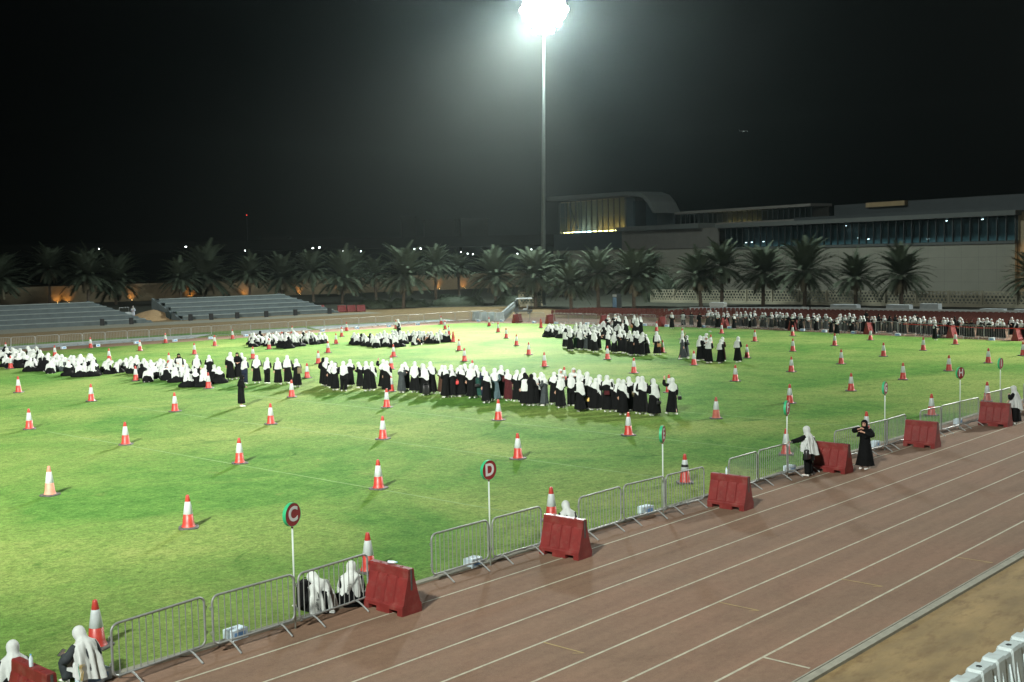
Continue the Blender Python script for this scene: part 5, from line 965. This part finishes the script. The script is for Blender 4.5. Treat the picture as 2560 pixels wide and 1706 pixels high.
# ------------------------------------------------------------------ chairs
def chair_mesh(full=True):
    mb = MB()
    mb.box(-.21, .21, -.20, .20, .42, .48, 0)
    R = []
    for z, w, y in ((.50, .19, .205), (.60, .205, .225), (.80, .20, .255), (.90, .15, .265)): R.append([(-w, y, z), (w, y, z), (w, y+.04, z), (-w, y+.04, z)])
    mb.rings(R, 0, True, True)
    for sx in (-1, 1):
        for sy in (-1, 1): x, y = sx*.19, sy*.18; mb.box(x-.014, x+.014, y-.014, y+.014, 0, .42, 1)
        mb.box(sx*.19-.012, sx*.19+.012, .19, .215, .42, .62, 1)
    return mb
CM = chair_mesh().mesh('banquet_chair'); CM.materials.append(M['chair']); CM.materials.append(M['chairframe'])
seats = []
for i in range(15):
    u = 104.6+.86*i
    for k in range(118):
        v = 88.0-.53*k; uu = u+(0 if v > 76 else -1.2)+(1.5 if v < 62 and False else 0)
        if 75.2 < v < 76.4: continue
        if i > 8 and v > 76.4: continue
        seats.append((uu, v+rng.uniform(-.03, .03), i, k))
near = sorted(seats, key=lambda s: math.hypot(s[0], s[1])+(0 if s[2] < 4 else 3*s[2]))[:290]
ns = set(near); cnt = {}
for u, v, i, k in sorted(near, key=lambda s: (s[2], scr(s[0], s[1]))):
    cnt[i] = cnt.get(i, 0)+1; o = bpy.data.objects.new('banquet_chair', CM); COL.objects.link(o); o.location = (u, v, -.004); o.rotation_euler = (0, 0, math.radians(-90+rng.uniform(-5, 5)))
    tag(o, f'red banquet chair, {ordw(cnt[i])} from the left in the {ordw(i+1)} row of chairs', 'chair', 'red chairs set in rows behind the barriers')
mb = MB(); cb = chair_mesh()
for s in seats:
    if s in ns: continue
    u, v = s[0], s[1]; mb.add([(u+y, v-x, z-.004) for x, y, z in cb.v], cb.f, 0); mb.m[-len(cb.f):] = cb.m
tag(mb.build('banquet_chairs', [M['chair'], M['chairframe']]), 'mass of red banquet chairs filling the back rows', 'chairs', None, 'stuff')
# low white strip, tables, covers, cooler behind the chairs
def tablething(x, y, rz, lx, ly, h, label, m='tentwhite', cat='table'):
    r = empty('covered_table', (x, y, 0), rz); mb = MB(); mb.rings([[(-lx*1.06, -ly*1.06, .02), (lx*1.06, -ly*1.06, .02), (lx*1.06, ly*1.06, .02), (-lx*1.06, ly*1.06, .02)], [(-lx, -ly, h-.02), (lx, -ly, h-.02), (lx, ly, h-.02), (-lx, ly, h-.02)]], 0, True, True); mb.build('cloth', M[m], r); mb = MB(); mb.box(-lx, lx, -ly, ly, h-.018, h+.012); mb.build('table_top', M[m], r); return tag(r, label, cat, 'white covered tables behind the chairs')
for i, (x, y, lx, ly, h) in enumerate(((126.0, 62.0, .5, 1.6, .9), (125.2, 55.2, .5, 1.3, 1.0), (125.0, 51.6, .5, 1.0, 1.15), (124.0, 44.6, .5, 1.2, .75), (123.5, 41.0, .5, 1.2, .75))):
    tablething(x, y, 0, lx, ly, h, f'white covered table behind the red chairs, {ordw(i+1)} from the left')
for i, (a, b) in enumerate((((114.5, 75.5), (119.3, 63.0)), ((119.0, 62.6), (118.0, 40.0)), ((118.0, 39.6), (117.5, 26.0)))):
    a = np.array(a); b = np.array(b); d = (b-a)/np.linalg.norm(b-a); mb = MB(); mb.obox((a+b)/2, d, (-d[1], d[0]), np.linalg.norm(b-a)/2, .1, 0, .92); tag(mb.build('low_wall', M['tentwhite']), f'low white edge wall behind the last chair row, {ordw(i+1)} stretch from the left', 'low wall', 'low white walls behind the chairs')
r = empty('sun_lounger_cover', (117.2, 73.4, 0)); mb = MB(); R = []
for z, w in ((.9, .9), (1.25, 1.0), (1.42, .92)): R.append([(-.35, -w, z), (.35, -w, z), (.35, w, z), (-.35, w, z)])
mb.rings(R, 0, True, True); mb.build('cover', M['cream'], r); mb = MB(); mb.box(-.3, .3, -.8, .8, 0, .9); mb.build('base', M['darkmetal'], r); r.name = 'covered_stand'; tag(r, 'pale covered stand shining behind the chairs', 'stand')
r = empty('drinks_cooler', (124.5, 93.4, 0), -.1); mb = MB(); mb.box(-.45, .45, -.40, .40, .05, 2.0); mb.build('cabinet', M['mast'], r); mb = MB(); mb.box(-.458, -.45, -.34, .34, .25, 1.55); mb.build('door', M['cooler'], r); mb = MB(); mb.box(-.458, -.45, -.36, .36, 1.62, 1.94); mb.build('header', M['tentwhite'], r); tag(r, 'upright blue fronted drinks cooler behind the red chairs', 'cooler')
# golf cart
r = empty('golf_cart', (110.6, 97.6, 0), 2.2); mb = MB(); mb.box(-1.15, 1.15, -.56, .56, .28, .50); mb.rings([[(.55, -.54, .5), (1.15, -.5, .5), (1.15, .5, .5), (.55, .54, .5)], [(.62, -.5, .86), (.9, -.46, .80), (.9, .46, .80), (.62, .5, .86)]], 0, True, True); mb.build('body', M['bin'], r)
mb = MB(); mb.box(-1.2, .9, -.62, .62, 1.86, 1.93); mb.rings([[(-1.2, -.62, 1.93), (.9, -.62, 1.93), (.9, .62, 1.93), (-1.2, .62, 1.93)], [(-1.0, -.45, 1.99), (.7, -.45, 1.99), (.7, .45, 1.99), (-1.0, .45, 1.99)]], 0, False, True); mb.build('roof', M['tentwhite'], r)
mb = MB()
for x in (-1.05, .72):
    for y in (-.52, .52): mb.tube([(x, y, .5), (x*.98, y, 1.86)], .022, 6)
mb.build('roof_posts', M['darkmetal'], r)
for y in (-1, 1): mb = MB(); mb.box(-.55, -.05, y*.27-.24, y*.27+.24, .5, .68); mb.box(-.62, -.52, y*.27-.24, y*.27+.24, .68, 1.12); mb.build('seat', M['tentwhite'], r)
for x in (-.78, .78):
    for y in (-.52, .52):
        mb = MB(); mb.tube([(x, y-.09, .22), (x, y+.09, .22)], .22, 16); mb.build('wheel', M['rubber'], r)
mb = MB(); mb.tube([(.55, .27, .6), (.42, .27, .98)], .02, 6); mb.tube([(.36+.0*math.cos(q), .27+.15*math.cos(q), 1.0+.12*math.sin(q)) for q in [2*math.pi*k/12 for k in range(12)]], .015, 6, closed=True); mb.build('steering_wheel', M['rubber'], r)
tag(r, 'small golf cart with white roof parked by the lattice screen', 'golf cart')
# red tape along the last far barriers
mb = MB(); pts = [(94.1, 41.2, .98), (93.6, 37.5, .96), (92.8, 34.2, .90), (92.3, 31.6, .97), (91.6, 28, .95)]
for a, b in zip(pts, pts[1:]): mb.add([(*a[:2], a[2]-.03), (*b[:2], b[2]-.03), (*b[:2], b[2]+.03), (*a[:2], a[2]+.03)], [(0, 1, 2, 3)])
tag(mb.build('barrier_tape', M['tape']), 'red barrier tape strung along the last far crowd barriers', 'tape')
# small litter on the grass
for i, (x, y) in enumerate(((93.6, 87.0), (92.0, 58.5), (95.0, 63.4))):
    mb = MB(); rr = random.Random(i); mb.rings([[(x+.16*math.cos(q)*rr.uniform(.7, 1.2), y+.12*math.sin(q)*rr.uniform(.7, 1.2), z) for q in [2*math.pi*k/9 for k in range(9)]] for z in (.005, .05, .07)], 0, False, True); tag(mb.build('paper_scrap', M['cream']), f'white scrap of paper on the grass before the far barriers, {ordw(i+1)} of three', 'litter', 'paper scraps on the grass')
# ------------------------------------------------------------------ people placed on the field
KT = dict(short='short white scarf', mid='white scarf', long='long white scarf', drape='side draped white scarf', wave='white scarf, arm raised', trous='white scarf, trousers', phone='white scarf, hands up', walk='white scarf, striding', vest='black scarf, white vest', face='white scarf, facing camera', slim='black scarf, white shoes', short2='short white scarf', mid2='white scarf',
          sitmid='white scarf', sitlong='long white scarf', sitback='short white scarf', sitwide='broad white scarf', sitside='slipping white scarf', sitbow='white scarf, bowed')
GT = dict(row='long standing row', lstand='group by left crowd', lsit='left seated crowd', g1='left far group', g2='right far group', g2stand='right far group', g3='far seated crowd', rstand='far standing crowd', walkers='walking group', far='crowd behind barriers')
GN = dict(row='people standing in the long row', lstand='people standing by the left crowd', lsit='people seated in the left crowd', g1='people seated in the left far group', g2='people seated in the right far group', g2stand='people seated in the right far group', g3='people seated before the far barriers', rstand='people standing around the far right crowd', walkers='people walking at the right', far='people behind the far barriers')
COLW = dict(grey='dgrey', dgrey='dgrey', teal='teal', maroon='maroon', green='green', navy='navy', brown='brown')
COLT = dict(dgrey='dark grey', teal='teal grey', maroon='maroon', green='dark green', navy='navy', brown='brown', black='black')
rp = random.Random(21); ENT = []; gi = {}
for g, x, y, v in PEOPLE:
    idx = gi.get(g, 0); gi[g] = idx+1; w = v.split(); sit = g in ('lsit', 'g1', 'g2', 'g3')
    robe = next((COLW[q] for q in w if q in COLW), 'black'); scarf = 'black' if 'blk' in w else 'white'
    if robe == 'black' and rp.random() < .05: robe = rp.choice(['dgrey', 'dgrey', 'brown', 'navy'])
    if sit:
        k = 'sitback' if 'back' in w else 'sitbow' if 'bow' in w else rp.choice(['sitmid', 'sitmid', 'sitlong', 'sitlong', 'sitwide', 'sitwide', 'sitside', 'sitback'])
        a = 52+rp.gauss(0, 38)+(180 if 'face' in w else 0)
    else:
        base = [q for q in w if q in KT]; k = ('vest' if 'vest' in w else 'trous' if 'trous' in w else 'walk' if 'walk' in w else base[0] if base else rp.choice(['face', 'face', 'mid', 'short', 'drape', 'long']) if g == 'far' else 'short')
        a = {'row': 48+rp.gauss(0, 26), 'lstand': 55+rp.gauss(0, 25), 'rstand': 50+rp.gauss(0, 40), 'walkers': -20+rp.gauss(0, 30), 'far': 215+rp.gauss(0, 40), 'g2stand': 150}[g]
        if k == 'face' and g != 'far': a = 225+rp.gauss(0, 15)
        if g == 'lstand' and 'blk' in w: a = -28 if 'walk' in w else 232
        if g == 'lstand' and 'walk' in w and 'blk' in w: k = 'slim'
        if k == 'short' and rp.random() < .5: k = 'short2'
        if k == 'mid' and rp.random() < .5: k = 'mid2'
        if g == 'rstand' and 'vest' in w: a = 10
        if 'cape' in w: k = 'vest'
    ENT.append(dict(g=g, i=idx, x=x+(1.0 if g == 'far' else 0), y=y, k=k, a=a, robe=robe, scarf=scarf, sit=sit, sc=rp.uniform(1.04, 1.2) if sit else (rp.uniform(.86, .97) if g == 'far' else rp.uniform(.92, 1.06))))
# the largest three hundred are individuals, the rest one mass
def sizekey(e):
    d = math.hypot(e['x'], e['y']); return (1.1 if e['g'] == 'far' else .95 if e['sit'] else 1.6)/d
ENT.sort(key=lambda e: -sizekey(e)); IND, MASS = ENT[:292], ENT[292:]
bygroup = {}
for e in IND: bygroup.setdefault('g2' if e['g'] == 'g2stand' else e['g'], []).append(e)
PLACED = {}
for g, L in bygroup.items():
    L.sort(key=lambda e: scr(e['x'], e['y']))
    for j, e in enumerate(L):
        k = e['k']; robe = None if e['robe'] == 'black' else e['robe']; sc = 'black' if e['scarf'] == 'black' and k not in ('vest', 'slim') else None
        o = person_place(k, None, e['x'], e['y'], e['a'], e['sc'], robe, sc); PLACED[(e['g'], e['i'])] = o
        kt = KT[k] if not sc else KT[k].replace('white', 'black')
        tag(o, f"person in {COLT[e['robe']]} robe, {kt}, {ordw(j+1)} from left in {GT[g]}", 'person', GN[g])
def merge_people(L, name):
    V = []; F = []; MI = []; mats = [M['black'], M['white'], M['skin'], M['dgrey'], M['navy']]; nv = 0; cache = {}
    for e in L:
        pr = PROTO[e['k']]
        if e['k'] not in cache:
            items = []
            for ob in [pr]+list(pr.children):
                nm = ob.name.split('.')[0]; me = ob.data; co = np.empty(len(me.vertices)*3); me.vertices.foreach_get('co', co); co = co.reshape(-1, 3); fs = [tuple(p.vertices) for p in me.polygons]
                if nm == 'person': zt = co[:, 2].max()-.27; fs = [f for f in fs if co[f[0]][2] > zt]; mi = 2
                elif nm == 'shoe': mi = 1
                else: mi = 1 if nm in ('headscarf', 'vest') else 0
                used = sorted(set(i for f in fs for i in f)); rm = {u: q for q, u in enumerate(used)}; items.append((co[used], [tuple(rm[i] for i in f) for f in fs], mi, nm))
            cache[e['k']] = items
        a = dirang(e['a']); c, s = math.cos(a)*e['sc'], math.sin(a)*e['sc']
        for co, fs, mi, nm in cache[e['k']]:
            q = np.empty_like(co); q[:, 0] = e['x']+co[:, 0]*c-co[:, 1]*s; q[:, 1] = e['y']+co[:, 0]*s+co[:, 1]*c; q[:, 2] = co[:, 2]*e['sc']
            if mi == 1 and nm == 'headscarf' and (e['scarf'] == 'black' or e['k'] == 'vest'): mi = 0
            V.append(q); F += [tuple(i+nv for i in f) for f in fs]; MI += [mi]*len(fs); nv += len(q)
    me = bpy.data.meshes.new(name); me.from_pydata(np.concatenate(V).tolist(), [], F); me.polygons.foreach_set('material_index', MI); me.polygons.foreach_set('use_smooth', [True]*len(F)); me.update()
    for m in mats: me.materials.append(m)
    o = bpy.data.objects.new(name, me); COL.objects.link(o); return o
tag(merge_people(MASS, 'crowd'), 'dense far crowd in black robes and white headscarves behind the barriers', 'crowd', None, 'stuff')
# ------------------------------------------------------------------ people near the track
FOLD[0] = .34; FOLD[1] = 84
def emblem(P, o, strokes, col, seed, q0, h0, **kw):
    mb = MB()
    for st in strokes: mb.tube([np.array(scarf_pt(P, q0+a, h0+b, seed, 1.03+kw.get('puff', 1.)-1, .03, kw.get('drop', 0))) for a, b in st], .0045, 5)
    return mb.build('emblem', M[col], o)
def scarf_of(b): return next(c for c in b.children if c.name.startswith('headscarf'))
def near_person(name, P, x, y, ang, label, **k):
    b = make_person(P, fine=True, **k); b.location = (x, y, .0); b.rotation_euler = (0, 0, dirang(ang)); tag(b, label, 'person'); return b
SG = [[(-.25, .15), (.0, .0), (.05, -.07)], [(-.25, .11), (-.04, -.02), (.0, -.08)], [(-.25, .07), (-.08, -.04), (-.05, -.09)], [(-.22, .17), (.02, .17)], [(-.22, .19), (.02, .19)], [(-.22, .03), (-.12, -.05)]]
SGO = [[(.10, .18), (.06, .12), (.12, .03), (.06, -.08)], [(.15, .18), (.11, .12), (.17, .03), (.10, -.09)], [(.20, .18), (.16, .12), (.22, .04), (.14, -.09)], [(.2, .16), (.3, .16)], [(.2, .13), (.3, .13)]]
P1 = Pose(.27, t0=8, t1=20, head=14)
n1 = near_person('n1', P1, 9.98, 19.10, 100, 'person in white cape with printed lines sitting on a water pack holding a phone', leg='box', aL='hold', aR='front', seed=1.3, robe_mat='dgrey', scarf_mat='cream', scarf=dict(back=-.20, front=.20, puff=1.06, drop=.5), slv=1.05)
emblem(P1, scarf_of(n1), SG, 'printgreen', 1.3, math.radians(216), -.04, puff=1.06, drop=.5); emblem(P1, scarf_of(n1), SGO, 'gold', 1.3, math.radians(216), -.04, puff=1.06, drop=.5)
pack(10.0, 19.12, .1, 'water pack used as a seat by the person with the phone', 'water packs beside the near kerb barriers')
P2 = Pose(.13, t0=6, t1=16, head=8); n2 = near_person('n2', P2, 8.95, 19.70, 70, 'person in white headscarf sitting behind the red barrier at the lower left corner', leg='cross', aL='lap', aR='lap', seed=2.6, scarf_mat='cream', scarf=dict(back=-.05, front=.1, drop=.4))
P3 = Pose(.13, t0=14, t1=34, head=22); n3 = near_person('n3', P3, 15.30, 19.20, 96, 'person in long white cape hunched over a black backpack behind the barrier by sign C', leg='knees', aL='knees', aR='lap', seed=3.9, scarf_mat='cream', scarf=dict(back=-.22, front=.0, drop=.45, puff=1.2))
emblem(P3, scarf_of(n3), SG, 'printblack', 3.9, math.radians(225), -.05, puff=1.2, drop=.45)
P4 = Pose(.13, t0=4, t1=12, head=6); n4 = near_person('n4', P4, 15.98, 19.14, 42, 'person in white cape seated upright with black robe against the red barrier by sign C', leg='cross', aL='lap', aR='lap', seed=5.1, scarf_mat='cream', scarf=dict(back=-.08, front=.05, drop=.3, puff=1.04))
emblem(P4, scarf_of(n4), SG[:4], 'printblack', 5.1, math.radians(275), .14, puff=1.04, drop=.3)
P5 = Pose(.13, t0=6, t1=18, head=12); n5 = near_person('n5', P5, 23.55, 19.35, 60, 'person in white headscarf sitting hidden behind the red barrier right of sign D', leg='cross', aL='lap', aR='lap', seed=.9, scarf=dict(back=0., front=.1, drop=.4))
P6 = Pose(.84, t0=3, t1=5, head=4); n6 = near_person('n6', P6, 34.52, 18.26, 92, 'person in white cape and black trousers leaning an arm on the barrier by sign F', leg='stand', aL='out', aR='front', seed=2.0, robe=dict(cut=.52, flare=.6), trousers='black', scarf=dict(back=-.14, front=.06, puff=1.0))
P7 = Pose(.86, t0=0, t1=2, head=2); n7 = near_person('n7', P7, 36.70, 17.36, 180, 'person all in black robe and black headscarf standing with both hands raised to the chest', leg='stand', aL='chest', aR='neck', seed=4.2, scarf_mat='black', scarf=dict(back=.24, front=.22, faceang=50), robe=dict(flare=1.05), slv=1.1)
P8 = Pose(.80, t0=2, t1=4, head=6); n8 = near_person('n8', P8, 49.40, 16.86, 96, 'person in long white cape and black skirt standing at the last red barrier', leg='stand', aL='chest', aR='front', seed=3.0, scarf=dict(back=-.16, front=.0, vee=.03), shoes='shoe')
# things they carry
def make_bag(mname, w, h, d, strap, label, cat='bag'):
    r = empty('handbag' if cat == 'handbag' else 'bag'); mb = MB(); R = []
    for z, s in ((-h/2, .9), (-h/2+.02, 1), (h/2-.02, .94), (h/2, .82)): R.append([(w/2*s*math.copysign(abs(math.cos(q))**.5, math.cos(q)), d/2*s*math.copysign(abs(math.sin(q))**.5, math.sin(q)), z) for q in [2*math.pi*k/16 for k in range(16)]])
    mb.rings(R, 0, True, True); mb.build('bag_body', M[mname], r, True)
    if strap:
        mb = MB(); mb.tube([(w*.42*math.cos(math.pi*k/10), 0, h/2-.01+strap*math.sin(math.pi*k/10)) for k in range(11)], .007, 6); mb.build('strap', M[mname], r, True)
    return tag(r, label, cat)
def hang(bag, person, off, rz=0):
    a = person.rotation_euler.z; x, y, z = off; bag.location = (person.location.x+x*math.cos(a)-y*math.sin(a), person.location.y+x*math.sin(a)+y*math.cos(a), z); bag.rotation_euler = (0, 0, a+rz)
def bag_for(key, off, args, rz=0):
    if key in PLACED: hang(make_bag(*args), PLACED[key], off, rz)
bag_for(('row', 10), (.12, -.25, .82), ('beige', .26, .18, .09, .38, 'beige crossbody bag of the person waving in the standing row', 'handbag'))
bag_for(('row', 16), (-.10, -.30, .34), ('blackbag', .36, .46, .16, .12, 'large black plastic bag hanging low in the standing row'))
bag_for(('row', 23), (-.36, -.06, .78), ('redbag', .15, .17, .10, .10, 'small red bag held in the middle of the standing row', 'handbag'))
bag_for(('row', 27), (-.16, -.28, .68), ('blackbag', .27, .15, .10, .35, 'dark green flap bag hanging in the standing row', 'handbag'))
bag_for(('row', 48), (-.34, -.05, .72), ('bluebag', .22, .20, .10, .10, 'small blue bag held in the right half of the standing row', 'handbag'))
bag_for(('row', 49), (-.34, -.04, .50), ('yellowbag', .19, .17, .10, .10, 'yellow handbag hanging from a hand in the standing row', 'handbag'))
bag_for(('row', 51), (.0, -.27, .93), ('maroon', .27, .19, .09, .0, 'dull red pouch slung across a back in the standing row', 'handbag'))
bag_for(('row', 58), (.0, -.30, .62), ('blackbag', .24, .13, .08, .20, 'black bag against a robe, second from the right end of the row', 'handbag'))
bag_for(('row', 60), (.36, -.10, .74), ('blackbag', .18, .17, .09, .20, 'black square bag of the rightmost person in the standing row', 'handbag'))
bag_for(('row', 55), (.05, -.25, .88), ('olive', .28, .34, .12, .1, 'brown patterned backpack near the right end of the row', 'backpack'))
bag_for(('lstand', 12), (.06, -.24, .98), ('olive', .26, .34, .14, .08, 'olive backpack on the rightmost person standing by the left crowd', 'backpack'))
bag_for(('lstand', 5), (-.10, -.30, .62), ('tan', .22, .20, .10, .10, 'tan square bag held beside the left seated crowd', 'handbag'))
bag_for(('rstand', 20), (.0, -.30, .72), ('tan', .30, .24, .12, .26, 'orange tan handbag carried near the far right crowd', 'handbag'))
bag_for(('rstand', 25), (-.30, -.05, .72), ('tan', .24, .24, .12, .2, 'brown bag held by a person before the far barriers', 'handbag'))
hang(make_bag('blackbag', .30, .30, .16, .2, 'black shiny handbag on the arm of the person leaning on the barrier', 'handbag'), n6, (-.26, -.08, .74))
hang(make_bag('black', .44, .50, .26, .08, 'black backpack lying against the hunched person behind the barrier', 'backpack'), n3, (-.16, .42, .36), .4)
r = empty('phone'); mb = MB(); mb.box(-.038, .038, -.005, .005, -.075, .075); mb.build('phone_body', M['speaker'], r); mb = MB(); mb.box(-.034, .034, -.0065, -.0052, -.07, .07); mb.build('screen', M['tentwhite'], r); tag(r, 'black phone held out by the person sitting on the water pack', 'phone')
wp = P1.b(-.15, .46, .37); a = n1.rotation_euler.z; r.location = (n1.location.x+wp[0]*math.cos(a)-wp[1]*math.sin(a), n1.location.y+wp[0]*math.sin(a)+wp[1]*math.cos(a), wp[2]+.03); r.rotation_euler = (.5, .5, a)
# attendants on the far side
def far_person(k, x, y, ang, label, robe=None, scarf=None, group=None): o = person_place(k, None, x, y, ang, 1.05, robe, scarf); return tag(o, label, 'person', group)
far_person('short', 82.6, 141.6, 230, 'person in long white robe by the equipment trolley between the terraces', 'thobe', 'white')
far_person('short', 78.6, 141.0, 230, 'person in yellow safety clothes walking behind the left terrace end', 'hivis', 'black')
for i, (x, y) in enumerate(((122.5, 30.6), (122.9, 31.8), (123.4, 33.0))): far_person('mid', x, y, 200+20*i, f'person in blue uniform at the far right edge, {ordw(i+1)} from the right', 'blue', 'black', 'people in blue at the far right')
for pr in PROTO.values():
    for ob in list(pr.children)+[pr]: bpy.data.objects.remove(ob)
# ------------------------------------------------------------------ haze
mb = MB(); mb.box(-160, 450, -90, 460, -1.7, 62); hz = mb.build('haze', [])
hm = bpy.data.materials.new('haze'); hm.use_nodes = True; t = hm.node_tree; t.nodes.clear(); o = t.nodes.new('ShaderNodeOutputMaterial'); v = t.nodes.new('ShaderNodeVolumePrincipled')
v.inputs['Density'].default_value = HAZE; v.inputs['Color'].default_value = (.82, 1., .98, 1); v.inputs['Anisotropy'].default_value = .9; t.links.new(v.outputs[0], o.inputs['Volume']); hz.data.materials.append(hm)
hm.cycles.homogeneous_volume = True if hasattr(hm.cycles, 'homogeneous_volume') else True
tag(hz, kind='stuff')
